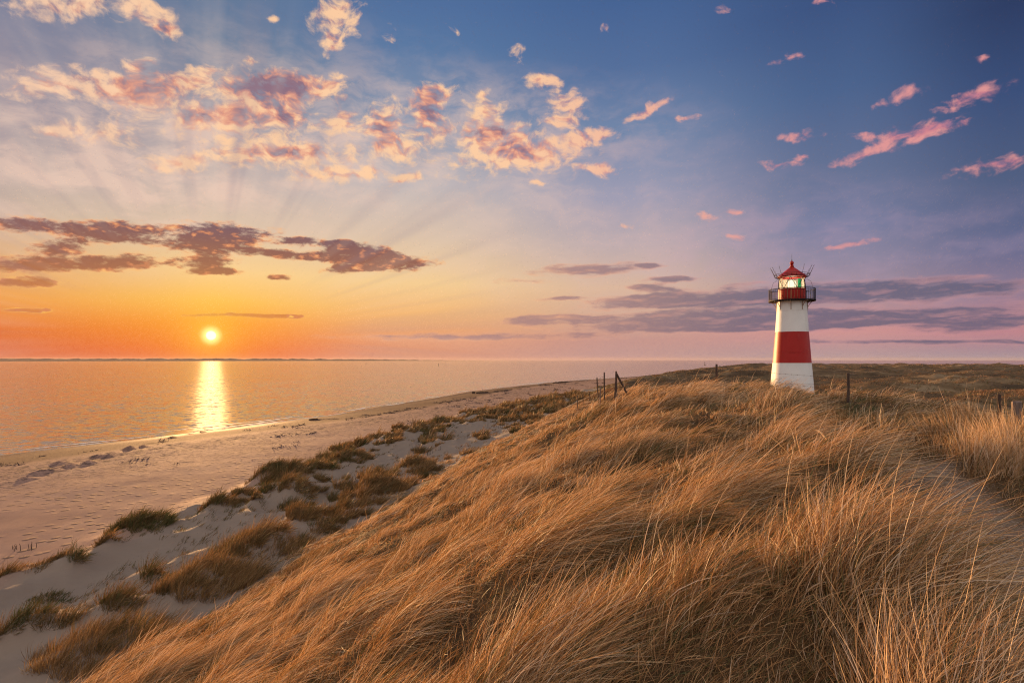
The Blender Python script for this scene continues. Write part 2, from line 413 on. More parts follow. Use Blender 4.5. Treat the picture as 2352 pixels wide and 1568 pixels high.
# ------------------------------------------------------------------ sand mounds under the large tufts (placed before the ground is made)
BIG = [  # px, py (foot) in 2352 px, width, height, tone (0 olive .. 1 orange brown), label
 (318,1222,140,58,.15,'widest dark olive marram tuft, crowning the sand hump at the beach edge'),
 (245,1255,48,44,.45,'small round brown marram tuft below the big dark olive tuft'),
 (160,1292,58,46,.15,'dark green windswept marram tuft alone on the left sand, nearest the open beach'),
 (100,1310,70,28,.5,'low brown marram tuft left of the dark green windswept tuft'),
 (14,1335,60,42,.75,'reddish brown marram tuft cut by the left edge of the photo'),
 (505,1168,78,40,.35,'brown marram tuft of two humps beside the beach edge footprints'),
 (585,1152,34,26,.3,'small dark marram tuft just right of the two humped tuft'),
 (605,1100,80,40,.35,'olive marram tuft at the tip of the dense foredune belt'),
 (668,1092,100,48,.3,'broad olive marram tuft on the seaward crest of the belt'),
 (675,1125,80,40,.45,'brown marram tuft below the broad olive crest tuft'),
 (740,1085,70,30,.35,'flat olive marram tuft filling the middle of the belt'),
 (800,1062,110,42,.4,'long brown marram tuft along the upper belt crest'),
 (600,1268,230,84,.55,'largest brown marram tuft spreading across the sand below the dunes'),
 (690,1200,100,48,.4,'brown marram tuft behind the largest spreading tuft'),
 (745,1225,70,44,.55,'rounded brown marram tuft right of the largest spreading tuft'),
 (880,1130,130,56,.6,'orange brown marram tuft joined to the foot of the steep dune'),
 (858,1105,80,42,.45,'brown marram tuft beside the row of brushwood stakes'),
 (950,1075,90,40,.65,'orange brown marram tuft near the dune foot, above the smooth sand hollow'),
 (480,1355,240,92,.7,'long orange brown marram tuft lying along the dune foot'),
 (255,1510,330,130,.7,'huge windswept brown marram tuft in the bottom left corner'),
 (112,1385,78,28,.1,'grey green sparse marram tuft alone on the left sand hollow'),
 (345,1345,64,58,.25,'upright olive marram tuft left of the long orange brown one'),
 (270,1415,100,70,.3,'tall thin olive marram tuft between the sand and the bottom left tuft'),
 (75,1440,80,58,.12,'grey green marram tuft low on the left edge sand'),
 (150,1450,90,44,.4,'thin brown green marram tuft beside the bottom left tuft'),
 (20,1480,60,60,.1,'pale green marram tuft touching the left edge, lowest on the sand'),
 (690,1300,120,40,.6,'low orange brown marram tuft behind the long tuft at the dune foot'),
]
bigs = []
for (bx, by, bw, bh, tone, lab) in BIG:
    X, Y, Z = ground_hit(bx * K, by * K)
    wid = bw * K / F * Y; hgt = bh * K / F * Y
    bigs.append([X, Y, wid, hgt, tone, lab])
for X, Y, wid, hgt, tone, lab in bigs:
    MOUNDS.append((X, Y, min(0.42 * hgt, 0.9), wid * .42 + .3, wid * .42 + .3))
# ------------------------------------------------------------------ materials of the setting
m_sand = material('sand')
P = wpos(); sp = V.nt.nodes.new('ShaderNodeSeparateXYZ'); V.nt.links.new(P.x, sp.inputs[0])
zz = V(sp.outputs[2])
shore, belt, turf = attr('shore'), attr('belt'), attr('turf')
n_big = noise(P, 0.12, 4, 0.6); n_mid = noise(P, 1.3, 5, 0.65); n_fine = noise(P, 22.0, 3, 0.6)
dry = mix(n_big.ss(0.3, 0.7), (0.335, 0.192, 0.140), (0.395, 0.238, 0.176))
dry = mix(belt, dry, mix(n_mid, (0.255, 0.198, 0.152), (0.31, 0.243, 0.190)))
wet = mix((shore + (n_mid - .5) * 3.0).ss(22.0, 15.0), dry, (0.105, 0.056, 0.040))
# line of weed and drift above the wet sand
wrackn = noise(vmul(P, (1.0, 0.45, 1.0)), 0.9, 6, 0.72)
line = (shore + (n_big - .5) * 14.0)
wr = (wrackn.ss(0.50, 0.62) * line.ss(18, 23) * line.ss(36, 27)) + wrackn.ss(0.60, 0.68) * line.ss(20, 30) * line.ss(60, 40) * 0.55
speck = noise(vmul(P, (1.0, 0.55, 1.0)), 2.4, 6, 0.78).ss(0.50, 0.60)
wr = wr + speck * line.ss(17, 22) * line.ss(50, 30) * 1.0
c1 = mix(wr.cl() * 0.9, wet, (0.095, 0.062, 0.050))
# footprints
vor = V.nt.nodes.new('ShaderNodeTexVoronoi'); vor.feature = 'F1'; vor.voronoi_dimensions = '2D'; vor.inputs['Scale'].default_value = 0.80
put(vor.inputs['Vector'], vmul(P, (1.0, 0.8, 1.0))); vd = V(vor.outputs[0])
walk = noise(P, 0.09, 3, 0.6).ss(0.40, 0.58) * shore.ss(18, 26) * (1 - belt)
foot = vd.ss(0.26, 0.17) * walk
c1 = mix(foot * 0.75, c1, (0.15, 0.095, 0.070))      # shade inside the prints, painted into the sand colour
vpos = V(vor.outputs['Position'])
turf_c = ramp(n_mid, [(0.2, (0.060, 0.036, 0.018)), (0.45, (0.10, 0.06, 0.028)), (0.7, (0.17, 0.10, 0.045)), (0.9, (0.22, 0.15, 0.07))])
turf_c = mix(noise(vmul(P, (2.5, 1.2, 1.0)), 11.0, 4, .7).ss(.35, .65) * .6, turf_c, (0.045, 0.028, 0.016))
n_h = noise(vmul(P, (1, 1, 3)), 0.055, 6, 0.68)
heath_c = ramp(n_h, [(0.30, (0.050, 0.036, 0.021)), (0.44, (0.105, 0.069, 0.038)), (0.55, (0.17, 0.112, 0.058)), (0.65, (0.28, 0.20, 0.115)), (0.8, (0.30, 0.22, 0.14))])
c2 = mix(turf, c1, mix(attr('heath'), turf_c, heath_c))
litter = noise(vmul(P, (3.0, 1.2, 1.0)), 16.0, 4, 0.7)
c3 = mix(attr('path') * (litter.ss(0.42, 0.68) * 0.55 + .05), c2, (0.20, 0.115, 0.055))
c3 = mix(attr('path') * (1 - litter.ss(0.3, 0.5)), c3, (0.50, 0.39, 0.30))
ripple = V.nt.nodes.new('ShaderNodeTexWave'); ripple.wave_type = 'BANDS'; ripple.bands_direction = 'X'
ripple.inputs['Scale'].default_value = 1.6; ripple.inputs['Distortion'].default_value = 5.0; ripple.inputs['Detail'].default_value = 2
put(ripple.inputs['Vector'], P)
hgt_b = (n_fine - .5) * 0.12 + V(ripple.outputs[0]) * 0.05 * belt
nb = bump(hgt_b, 0.55, 0.09)
# footprints, trampled lumps and drift: dents that tilt the surface
def vscale(v, f):
    o = node('VectorMath', 0, {'operation': 'SCALE'}, _0=v); put(V.nt.nodes[-1].inputs[3], f); return o
dent = vscale(vmul(node('VectorMath', 0, {'operation': 'SUBTRACT'}, _0=vmul(P, (1.0, 0.8, 1.0)), _1=vpos), (1, 1, 0)), foot * 2.0)
noise(vmul(P, (1.0, 0.6, 1.0)), 1.5, 5, 0.68); lump = vadd(V(V.nt.nodes[-1].outputs[1]), (-.5, -.5, -.5))
noise(P, 0.35, 3, 0.6); swell = vadd(V(V.nt.nodes[-1].outputs[1]), (-.5, -.5, -.5))
rough_z = shore.ss(10, 20) * (1 - belt) * (1 - turf)
lump = vscale(vmul(lump, (1, 1, 0)), rough_z * (0.07 + wr.cl() * 0.7))
swell = vscale(vmul(swell, (1, 1, 0)), rough_z * 0.05)
nb = node('VectorMath', 0, {'operation': 'NORMALIZE'}, _0=vadd(vadd(nb, dent), vadd(lump, swell)))
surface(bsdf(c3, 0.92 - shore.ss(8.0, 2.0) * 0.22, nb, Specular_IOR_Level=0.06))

m_sea = material('sea_water')
P = wpos()
def slope(vec, scale, detail, rough):
    noise(vec, scale, detail, rough); return vadd(V(V.nt.nodes[-1].outputs[1]), (-0.5, -0.5, -0.5))
d3 = noise(vmul(P, (1.0, 1.0, 1.0)), 0.010, 4, 0.65)
chop = d3.ss(0.40, 0.62, 0.7, 1.1)
w1 = vmul(slope(vmul(P, (0.7, 1.0, 1.0)), 0.65, 3, 0.6), (0.34, 0.64, 0.0))
w2 = vmul(slope(vmul(P, (0.6, 1.0, 1.0)), 0.07, 2, 0.5), (0.03, 0.09, 0.0))
tilt = node('VectorMath', 0, {'operation': 'SCALE'}, _0=vadd(w1, w2)); put(V.nt.nodes[-1].inputs[3], chop)
nb = node('VectorMath', 0, {'operation': 'NORMALIZE'}, _0=vadd(tilt, (0.0, 0.0, 1.0)))
surface(bsdf(mix(d3.ss(0.42, 0.6), (0.30, 0.20, 0.13), (0.38, 0.26, 0.17)), 0.10, nb, IOR=1.33, Specular_IOR_Level=0.6))

# ------------------------------------------------------------------ the ground: one sheet from the feet to beyond the dunes
def build_ground():
    aa = np.concatenate([np.radians(np.linspace(-180, -58, 40, endpoint=False)), np.radians(np.linspace(-58, 58, 620)), np.radians(np.linspace(58, 180, 41)[1:])])
    rr = np.concatenate([[0.05], np.geomspace(0.6, 9000, 640)])
    A2, R2 = np.meshgrid(aa, rr)
    x, y = np.sin(A2) * R2, np.cos(A2) * R2
    z = height(x, y)
    n, m = x.shape
    idx = np.arange(n * m).reshape(n, m)
    q = np.stack([idx[:-1, :-1], idx[:-1, 1:], idx[1:, 1:], idx[1:, :-1]], -1).reshape(-1, 4)[:, ::-1]
    us = (x - Xs(y)) * .9; s = (x - Xt(y)) * .97 + 0.7 * fbm(x * .15, y * .15, 2, 5); uf = (x - Xd(y)) * .95 + 1.6 * fbm(x * .12, y * .12, 3, 8)
    pd = path_dist(x, y)
    at_ = {'shore': us, 'belt': sst(uf, -1, 4), 'turf': sst(s + 1.2 * fbm(x * .4, y * .4, 2, 77), .2, 3.0) * sst(pd, .5, .9), 'heath': 1 - ridge_mask(x, y), 'path': 1 - sst(pd, .6, 1.2)}
    me = np_mesh('dune_ground', np.stack([x, y, z], -1).reshape(-1, 3), q, {k: v.ravel() for k, v in at_.items()}, True)
    o = link('ground', me, m_sand); tag(o, kind='structure')
build_ground()

def build_sea():
    # a sheet of water to the horizon
    aa = np.radians(np.linspace(-180, 180, 181)); rr = np.concatenate([[1.0], np.geomspace(20, 13000, 60)])
    A2, R2 = np.meshgrid(aa, rr); x, y = np.sin(A2) * R2, np.cos(A2) * R2
    n, m = x.shape; idx = np.arange(n * m).reshape(n, m)
    q = np.stack([idx[:-1, :-1], idx[:-1, 1:], idx[1:, 1:], idx[1:, :-1]], -1).reshape(-1, 4)[:, ::-1]
    o = link('sea', np_mesh('sea_sheet', np.stack([x, y, 0 * x], -1).reshape(-1, 3), q, None, True), m_sea); tag(o, kind='structure')
build_sea()
def build_foam():
    m = material('foam'); surface(bsdf((.72, .66, .60), .7))
    Yv = np.arange(70, 480, .6); vs, qs, n = [], [], 0
    for off, wd in ((-.6, .30), (-3.4, .26), (-7.5, .22)):
        jag = 1.1 * fbm(Yv * .06, Yv * 0 + off, 3, 160) + .35 * fbm(Yv * .5, Yv * 0 + off, 2, 161)
        w_ = wd * (1 + Yv * .004) * np.clip(fbm(Yv * .05, Yv * 0 + off * 3, 3, 163) * 2 + .3, 0, 1.6)
        x0 = Xs(Yv) + off + jag
        us0 = (x0 - Xs(Yv)) * .9 + 1.2 * fbm(x0 * .04, Yv * .04, 2, 3)
        x0 = x0 - np.maximum(0, us0 + .25) / .9
        for k in range(len(Yv) - 1):
            if min(w_[k], w_[k + 1]) < .03: continue
            vs += [(x0[k] - w_[k], Yv[k], .03), (x0[k] + w_[k], Yv[k], .03), (x0[k + 1] + w_[k + 1], Yv[k + 1], .03), (x0[k + 1] - w_[k + 1], Yv[k + 1], .03)]
            qs.append((n, n + 1, n + 2, n + 3)); n += 4
    tag(link('sea_foam', np_mesh('sea_foam', np.array(vs), np.array(qs)), m), 'thin pale foam lines along the edge of the water', 'foam', kind='stuff')
build_foam()

m_land = material('far_land')
P = wpos(); surface(bsdf(mix(noise(P, 0.004, 4, .6), (0.05, 0.045, 0.03), (0.10, 0.08, 0.05)), 0.95))
def build_far_shore(name, az0, az1, dist_, hmax, seed, fade):
    n, m = 260, 9
    a = np.radians(np.linspace(az0, az1, n))[None, :] ; v = np.linspace(0, 1, m)[:, None]
    r = dist_ + v * 900
    env = np.interp(np.degrees(a), fade[0], fade[1])
    z = hmax * env * np.sin(np.pi * v) ** .8 * (0.75 + .25 * fbm(a * 60 + 0 * v, v * 2 + 0 * a, 3, seed) + .12 * pn(a * 900 + 0 * v, v * 6, seed)) - 1.0
    x, y = np.sin(a) * r, np.cos(a) * r
    idx = np.arange(n * m).reshape(m, n)
    q = np.stack([idx[:-1, :-1], idx[:-1, 1:], idx[1:, 1:], idx[1:, :-1]], -1).reshape(-1, 4)
    o = link(name, np_mesh(name, np.stack([x, y, z], -1).reshape(-1, 3), q, None, True), m_land); tag(o, kind='structure')
build_far_shore('far_shore', -52, -2, 6500, 34, 5, ([-52, -30, -22, -14, -8, -2], [.8, 1, .95, .7, .35, 0]))
# ------------------------------------------------------------------ grass
WIND = np.array([0.93, 0.30, 0.0])
def blades(root, d0, L, wd, bend, K_, face=None):
    """curved flat blades: root (N,3), first direction d0 (N,3), length, width, bend (N,3)"""
    N = len(root)
    t = np.linspace(0, 1, K_)
    p = root[:, None] + L[:, None, None] * (t[None, :, None] * d0[:, None] + (t ** 2)[None, :, None] * bend[:, None])
    tan = d0[:, None] + 2 * t[None, :, None] * bend[:, None]
    rnd = rng.normal(size=(N, 1, 3)) * .7 + (np.array([0.75, -0.5, 0.35]) if face is None else face)
    side = np.cross(tan, rnd); side /= np.linalg.norm(side, axis=2, keepdims=True) + 1e-9
    half = (wd[:, None] * 0.5 * np.interp(t, [0, .25, .7, 1], [.85, 1, .8, .18])[None])[..., None]
    v = np.stack([p - side * half, p + side * half], 2).reshape(N * K_ * 2, 3)
    b = (np.arange(N) * K_ * 2)[:, None, None] + (np.arange(K_ - 1) * 2)[None, :, None]
    q = (b + np.array([0, 1, 3, 2])[None, None]).reshape(-1, 4)
    return v, q
class Pile:
    def __init__(s): s.v, s.q, s.a, s.n = [], [], [], 0
    def add(s, v, q, tint, K_):
        s.v.append(v.astype(np.float32)); s.q.append((q + s.n).astype(np.int32)); s.a.append(np.repeat(tint, K_ * 2).astype(np.float32)); s.n += len(v)
    def mesh(s, name): return np_mesh(name, np.concatenate(s.v), np.concatenate(s.q), {'tint': np.concatenate(s.a)})

# tint: 0 green, .25 olive, .5 brown, .75 orange straw, 1 pale straw
STRAW = [(0.0, (0.080, 0.105, 0.030)), (0.2, (0.15, 0.125, 0.042)), (0.42, (0.26, 0.142, 0.066)), (0.62, (0.52, 0.29, 0.118)), (0.8, (0.68, 0.44, 0.215)), (1.0, (0.74, 0.57, 0.40))]
def grass_material(name, stops, transl=0.22):
    m = material(name)
    c = ramp(attr('tint'), stops)
    d_ = bsdf(c, 0.55, Specular_IOR_Level=0.35)
    t_ = V.nt.nodes.new('ShaderNodeBsdfTranslucent'); put(t_.inputs[0], mix(0.5, c, (1.0, 0.75, 0.4), 'MULTIPLY'))
    x_ = V.nt.nodes.new('ShaderNodeMixShader'); x_.inputs[0].default_value = transl
    V.nt.links.new(d_.x, x_.inputs[1]); V.nt.links.new(t_.outputs[0], x_.inputs[2]); surface(V(x_.outputs[0]))
    return m
m_grass = grass_material('marram_straw', STRAW)
STRAW2 = [(p, tuple(k * f for k, f in zip(c, (.80, .86, .84)))) for p, c in STRAW]
m_tuft = grass_material('tuft_straw', STRAW2, 0.2)

def greenness(x, y):
    g = 0.9 * np.exp(-((x - 12.3) / 3.6) ** 2 - ((y - 19) / 4.2) ** 2) + 0.6 * np.exp(-((x - 17.3) / 2.5) ** 2 - ((y - 29.5) / 3) ** 2)
    g += 0.75 * np.exp(-((x - 4.2) / 1.0) ** 2 - ((y - 29) / 2.6) ** 2) + 0.45 * np.exp(-((x - 4.6) / 1.2) ** 2 - ((y - 6.2) / 1.5) ** 2)
    return g + np.clip(fbm(x * .45, y * .45, 2, 91) - .30, 0, 1) * .45

def clumps(x, y, sp=1.35):
    """nearest centre of a jittered lattice of tussocks: offset from it and distance / spacing"""
    gx, gy = np.floor(x / sp).astype(int), np.floor(y / sp).astype(int)
    best = np.full(len(x), 1e9); ox = np.zeros(len(x)); oy = np.zeros(len(x)); hid_ = np.zeros(len(x), int)
    for i in (-1, 0, 1):
        for j in (-1, 0, 1):
            h_ = _perm[(_perm[(gx + i) & 1023] + gy + j) & 1023]
            cx_ = (gx + i + .5 + .42 * np.cos(_grad[h_])) * sp; cy_ = (gy + j + .5 + .42 * np.sin(_grad[(h_ * 7 + 3) & 1023])) * sp
            d = np.hypot(x - cx_, y - cy_); b = d < best
            best = np.where(b, d, best); ox = np.where(b, x - cx_, ox); oy = np.where(b, y - cy_, oy); hid_ = np.where(b, h_, hid_)
    return ox, oy, best / sp, hid_ / 1023.0
def ridge_grass():
    pile = Pile()
    # tussock centres scattered with a spacing that grows with distance
    def scatter(r0, r1, dens, a0=-52, a1=52):
        n = int(dens * (r1 * r1 - r0 * r0) * .5 * math.radians(a1 - a0))
        r = np.sqrt(rng.uniform(r0 * r0, r1 * r1, n)); a = np.radians(rng.uniform(a0, a1, n))
        return np.sin(a) * r, np.cos(a) * r
    rings = [(0.9, 4.5, 17.0, 210, 8, .0040), (4.5, 9, 17.0, 160, 7, .0050), (9, 16, 14.0, 110, 6, .0072), (16, 28, 9.0, 70, 5, .0115), (28, 46, 4.4, 42, 4, .020), (46, 100, 1.4, 30, 3, .044)]
    for (r0, r1, dens, nb, K_, wd) in rings:
        wide = 60 if r1 < 10 else 52
        x, y = scatter(r0, r1, dens, -wide, wide)
        s = (x - Xt(y)) * .97 + 0.7 * fbm(x * .15, y * .15, 2, 5)
        pd = path_dist(x, y)
        edge = s + 1.3 * fbm(x * .35, y * .35, 3, 95)
        lim = np.where(y > 60, 60.0, 70.0)
        keep = (edge > -0.4) & (s < lim) & (pd > 1.08 + .22 * fbm(x * .8, y * .8, 2, 97)) & (np.hypot(x - TOWER[0], y - TOWER[1]) > 2.2)
        keep &= (rng.random(len(x)) < np.clip(.30 + edge * .28, .12, 1))
        keep &= np.hypot(x, y) > 0.9
        sp_ = 1.5 if r1 < 17 else 2.1
        _, _, cd, _ = clumps(x, y, sp_)
        keep &= rng.random(len(x)) < 1.05 - .74 * sst(cd, .28, .50)
        x, y, s, pd = x[keep], y[keep], s[keep], pd[keep]
        n = len(x)
        # blades per tussock vary: bald hollows between fat tussocks
        fat = np.clip(1.0 + 0.9 * fbm(x * .7, y * .7, 2, 99), .25, 1.8)
        cnt = np.maximum(3, (nb * fat * rng.uniform(.6, 1.4, n))).astype(int)
        big = np.repeat(np.arange(n), cnt); N = len(big)
        tx, ty = x[big], y[big]
        ang = rng.uniform(0, 2 * np.pi, N); rad = np.sqrt(rng.random(N)) * (0.16 + .10 * fat[big]) * (1 + .02 * r0)
        px, py = tx + np.cos(ang) * rad, ty + np.sin(ang) * rad
        pz = height(px, py) - 0.02
        out = np.stack([np.cos(ang), np.sin(ang), 0 * ang], 1) * (rad / .3)[:, None]
        ox, oy, cd, ch = clumps(px, py, sp_)
        crown = 1.20 - .88 * sst(cd, .18, .52) + .65 * (ch - .5)
        out = out * .6 + np.stack([ox, oy, 0 * ox], 1) / sp_ * (1.15 if r1 < 10 else 1.6)
        tl = (2 * ch - 1) * .6 + rng.uniform(-.5, .5, n)[big]
        gust = np.clip(1.0 + 0.5 * fbm(tx * .25, ty * .25, 2, 101), .78, 1.6)[:, None]
        turn = 0.55 * fbm(tx * .18, ty * .18, 2, 104) + rng.normal(0, .30, N)
        # the clumps at the right, out of the wind, stand up
        calm = np.clip(sst(tx, 7.5, 10.5) * (1 - sst(tx, 22, 30)) * (1 - sst(ty, 17, 22)) * sst(ty, 8, 10.5), 0, 1)
        ca, sa = np.cos(turn), np.sin(turn)
        wind = np.stack([WIND[0] * ca - WIND[1] * sa, WIND[0] * sa + WIND[1] * ca, 0 * ca], 1)
        wind = wind * (1 - 1.35 * calm[:, None])
        d0 = np.array([0, 0, 1.0]) + out * 0.38 + wind * (0.34 if r1 < 10 else 0.30) * gust + rng.normal(0, .17, (N, 3))
        d0 /= np.linalg.norm(d0, axis=1, keepdims=True)
        bend = wind * (rng.uniform(.40, .85, N)[:, None]) * gust - np.array([0, 0, 1.0]) * rng.uniform(.22, .66, N)[:, None] * (1 - .75 * calm[:, None])
        L = rng.uniform(.52, 1.02, N) * np.interp(np.hypot(tx, ty), [0, 2, 4.5], [.6, .75, 1]) * (0.82 + .25 * tl) * (1 - .12 * calm) * np.where((ty < 12.5) & (tx < 8.2), np.interp(pd[big], [.8, 2.0], [.55, 1]), 1) * np.clip(.6 + (s[big] - 1) * .12, .55, 1) 
        L = L * crown * (1 - .5 * (rng.random(N) < .22))
        g = greenness(px, py)
        tint = np.clip(0.575 + 0.19 * tl + 0.10 * fbm(tx * .3, ty * .3, 2, 107) + rng.normal(0, .23, N) + .24 * calm - g * .75 * rng.uniform(.5, 1.2, N), 0, 1)
        tint = np.where(rng.random(N) < .08, rng.uniform(0, .24, N), tint)
        stray = rng.random(N) < .022            # stiff pale flowering stems standing out of the tussocks
        L = np.where(stray, L * 1.28 + .06, L); bend = np.where(stray[:, None], bend * .5, bend); tint = np.where(stray, rng.uniform(.8, 1, N), tint)
        w_ = wd * rng.uniform(.6, 1.35, N)
        v, q = blades(np.stack([px, py, pz], 1), d0, L, w_, bend, K_)
        pile.add(v, q, tint, K_)
    # matted dead undergrowth between the tussocks
    for (r0, r1, per, K_, wd) in ((1.2, 5, 1500, 4, .0045), (5, 10, 620, 4, .007), (10, 18, 260, 3, .011), (18, 34, 80, 3, .022)):
        n = int(per * (r1 * r1 - r0 * r0) * .5 * math.radians(112))
        r = np.sqrt(rng.uniform(r0 * r0, r1 * r1, n)); a = np.radians(rng.uniform(-56, 56, n)); x, y = np.sin(a) * r, np.cos(a) * r
        s = (x - Xt(y)) * .97; pd = path_dist(x, y)
        k = (s > 2.0) & (s < 45) & (pd > .75 + .3 * rng.random(n)); x, y = x[k], y[k]; n = len(x)
        root = np.stack([x, y, height(x, y) - .01], 1)
        d0 = rng.normal(0, .75, (n, 3)) + np.array([.5, .15, .75]); d0[:, 2] = np.abs(d0[:, 2]) + .1; d0 /= np.linalg.norm(d0, axis=1, keepdims=True)
        v, q = blades(root, d0, rng.uniform(.10, .32, n), wd * rng.uniform(.6, 1.3, n), WIND * rng.uniform(.0, .5, n)[:, None] - np.array([0, 0, .35]) * rng.random((n, 1)), K_)
        pile.add(v, q, np.clip(rng.normal(.44, .17, n), 0, 1), K_)
    o = link('marram_grass', pile.mesh('marram_grass'), m_grass)
    tag(o, 'long wind bent golden marram grass covering the dune ridge and slope', 'grass', kind='stuff')
    return pile.n
NG = ridge_grass(); print('ridge grass verts', NG)

def heath():
    pile = Pile()
    for (r0, r1, n, K_, wd, hg) in ((38, 80, 9000, 3, .05, .42), (80, 160, 14000, 3, .12, .5), (160, 420, 16000, 2, .36, .6), (420, 1200, 12000, 2, 1.1, .9)):
        r = np.sqrt(rng.uniform(r0 * r0, r1 * r1, n)); a = np.radians(rng.uniform(-2, 53, n))
        x, y = np.sin(a) * r, np.cos(a) * r
        s = (x - Xt(y)) * .97
        pat = fbm(x * .045, y * .045, 4, 120, .6)
        k = (s > 5) & (ridge_mask(x, y) < .4) & (pat > -.25 + .2 * rng.normal(size=n)) & (np.hypot(x - TOWER[0], y - TOWER[1]) > 2.4)
        x, y, pat = x[k], y[k], pat[k]; m = len(x); c = 7
        big = np.repeat(np.arange(m), c); N = m * c
        px = x[big] + rng.normal(0, 1, N) * (.25 + r0 * .005); py = y[big] + rng.normal(0, 1, N) * (.25 + r0 * .005)
        root = np.stack([px, py, height(px, py) - .05], 1)
        d0 = np.array([.3, .05, 1.0]) + rng.normal(0, .3, (N, 3)); d0 /= np.linalg.norm(d0, axis=1, keepdims=True)
        bend = WIND * rng.uniform(.1, .5, N)[:, None] - np.array([0, 0, .35])
        tint = np.clip(.33 + .30 * pat[big] + rng.normal(0, .10, N), .05, 1)
        v, q = blades(root, d0, hg * rng.uniform(.5, 1.2, N), wd * rng.uniform(.6, 1.3, N), bend, K_)
        pile.add(v, q, tint, K_)
    o = link('dune_heath', pile.mesh('dune_heath'), grass_material('heath_straw', [(p, tuple(k * f * .80 for k, f in zip(c, (1.04, .96, .92)))) for p, c in STRAW], .15))
    tag(o, 'low brown heath grass on the rolling dunes behind the lighthouse', 'heath', kind='stuff')
heath()

def straw_litter():
    pile = Pile(); N = 4200
    k = rng.integers(0, len(PATH) - 1, N); t = rng.random(N)
    p = np.array(PATH); c = p[k] * (1 - t[:, None]) + p[k + 1] * t[:, None] + rng.normal(0, .42, (N, 2))
    a = rng.uniform(0, 2 * np.pi, N)
    d0 = np.stack([np.cos(a), np.sin(a), rng.uniform(-.02, .16, N)], 1)
    root = np.stack([c[:, 0], c[:, 1], height(c[:, 0], c[:, 1]) + .006], 1)
    v, q = blades(root, d0, rng.uniform(.12, .45, N), rng.uniform(.004, .008, N), rng.normal(0, .12, (N, 3)) * np.array([1, 1, .2]), 4, np.array([0, 0, 3.0]))
    pile.add(v, q, np.clip(rng.normal(.5, .15, N), .1, 1), 4)
    o = link('straw_litter', pile.mesh('straw_litter'), m_grass)
    tag(o, 'dead straw littering the sandy footpath through the grass', 'straw', kind='stuff')
straw_litter()

# ------------------------------------------------------------------ separate tufts on the foredune
def tuft_mesh(n, wid, hgt, tone, K_=4, wd=.018, flat=1.0):
    """a ragged tuft, wid across and hgt tall, on z = 0: many small tussocks of stiff blades"""
    m = max(4, int(5 + wid * wid * 2.6))
    ca = rng.uniform(0, 2 * np.pi, m); cr = np.sqrt(rng.random(m)) * wid * .46
    cx, cy_ = np.cos(ca) * cr, np.sin(ca) * cr * flat
    ch = rng.uniform(.35, 1.3, m) * (1 - .38 * (cr / (wid * .46)) ** 2); ct = rng.normal(0, .10, m)
    k = rng.integers(0, m, n)
    a = rng.uniform(0, 2 * np.pi, n); rr = np.sqrt(rng.random(n)); rad = np.minimum(.30, wid * .16)
    root = np.stack([cx[k] + np.cos(a) * rr * rad, cy_[k] + np.sin(a) * rr * rad, np.full(n, -.06)], 1)
    d0 = np.stack([np.cos(a) * rr * .42 + .22 + cx[k] / wid * .45, np.sin(a) * rr * .42 + .05 + cy_[k] / wid * .45, np.ones(n)], 1) + rng.normal(0, .16, (n, 3))
    d0 /= np.linalg.norm(d0, axis=1, keepdims=True)
    bend = WIND * rng.uniform(.05, .34, n)[:, None] - np.array([0, 0, 1.0]) * rng.uniform(.0, .28, n)[:, None]
    L = hgt * 1.3 * ch[k] * rng.uniform(.45, 1.2, n) * np.where(rng.random(n) < .04, 1.35, 1)
    pile = Pile()
    v, q = blades(root, d0, L, wd * rng.uniform(.5, 1.2, n), bend, K_)
    pile.add(v, q, np.clip(.20 + .42 * tone + ct[k] + rng.normal(0, .12, n), 0, 1), K_)
    return pile.mesh('grass_tuft')
def seat(me, X, Y):
    """lower a tuft's blades onto uneven sand"""
    n = len(me.vertices); co = np.empty(n * 3, np.float32); me.vertices.foreach_get('co', co); co = co.reshape(-1, 3)
    co[:, 2] += height(co[:, 0] + X, co[:, 1] + Y) - float(height(X, Y))
    me.vertices.foreach_set('co', co.ravel()); me.update()
for (X, Y, wid, hgt, tone, lab) in bigs:
    n = int(np.clip(wid * wid * 235 * (35 / Y) ** .6, 450, 6000))
    h_ = min(.85, .60 * hgt)
    me = tuft_mesh(n, wid * 1.06, h_, tone, 4, .0006 * Y + .003, .8)
    seat(me, X, Y)
    o = link('grass_tuft', me, m_tuft); o.location = (X, Y, float(height(X, Y)))
    tag(o, lab, 'grass tuft', 'large marram tufts on the foredune sand')

def sparse_shoots():
    pile = Pile(); n = 2600
    Y = np.exp(rng.uniform(math.log(24), math.log(150), n)); f = rng.random(n) ** .8
    X = Xd(Y) + (Xt(Y) - Xd(Y)) * f
    k = fbm(X * .22, Y * .16, 3, 170) + .25 * f > .05
    X, Y, f = X[k], Y[k], f[k]; c = 7; m = len(X)
    big = np.repeat(np.arange(m), c); N = m * c
    px, py = X[big] + rng.normal(0, .10, N), Y[big] + rng.normal(0, .10, N)
    d0 = np.array([.30, .08, 1.0]) + rng.normal(0, .22, (N, 3)); d0 /= np.linalg.norm(d0, axis=1, keepdims=True)
    v, q = blades(np.stack([px, py, height(px, py) - .03], 1), d0, rng.uniform(.16, .5, N), .004 + .0005 * py * rng.uniform(.6, 1.2, N), WIND * rng.uniform(.1, .4, N)[:, None] - np.array([0, 0, .2]), 4)
    pile.add(v, q, np.clip(.12 + .40 * f[big] + rng.normal(0, .12, N), 0, 1), 4)
    tag(link('sparse_shoots', pile.mesh('sparse_shoots'), m_tuft), 'thin scattered grass shoots coming up through the foredune sand', 'grass', kind='stuff')
sparse_shoots()

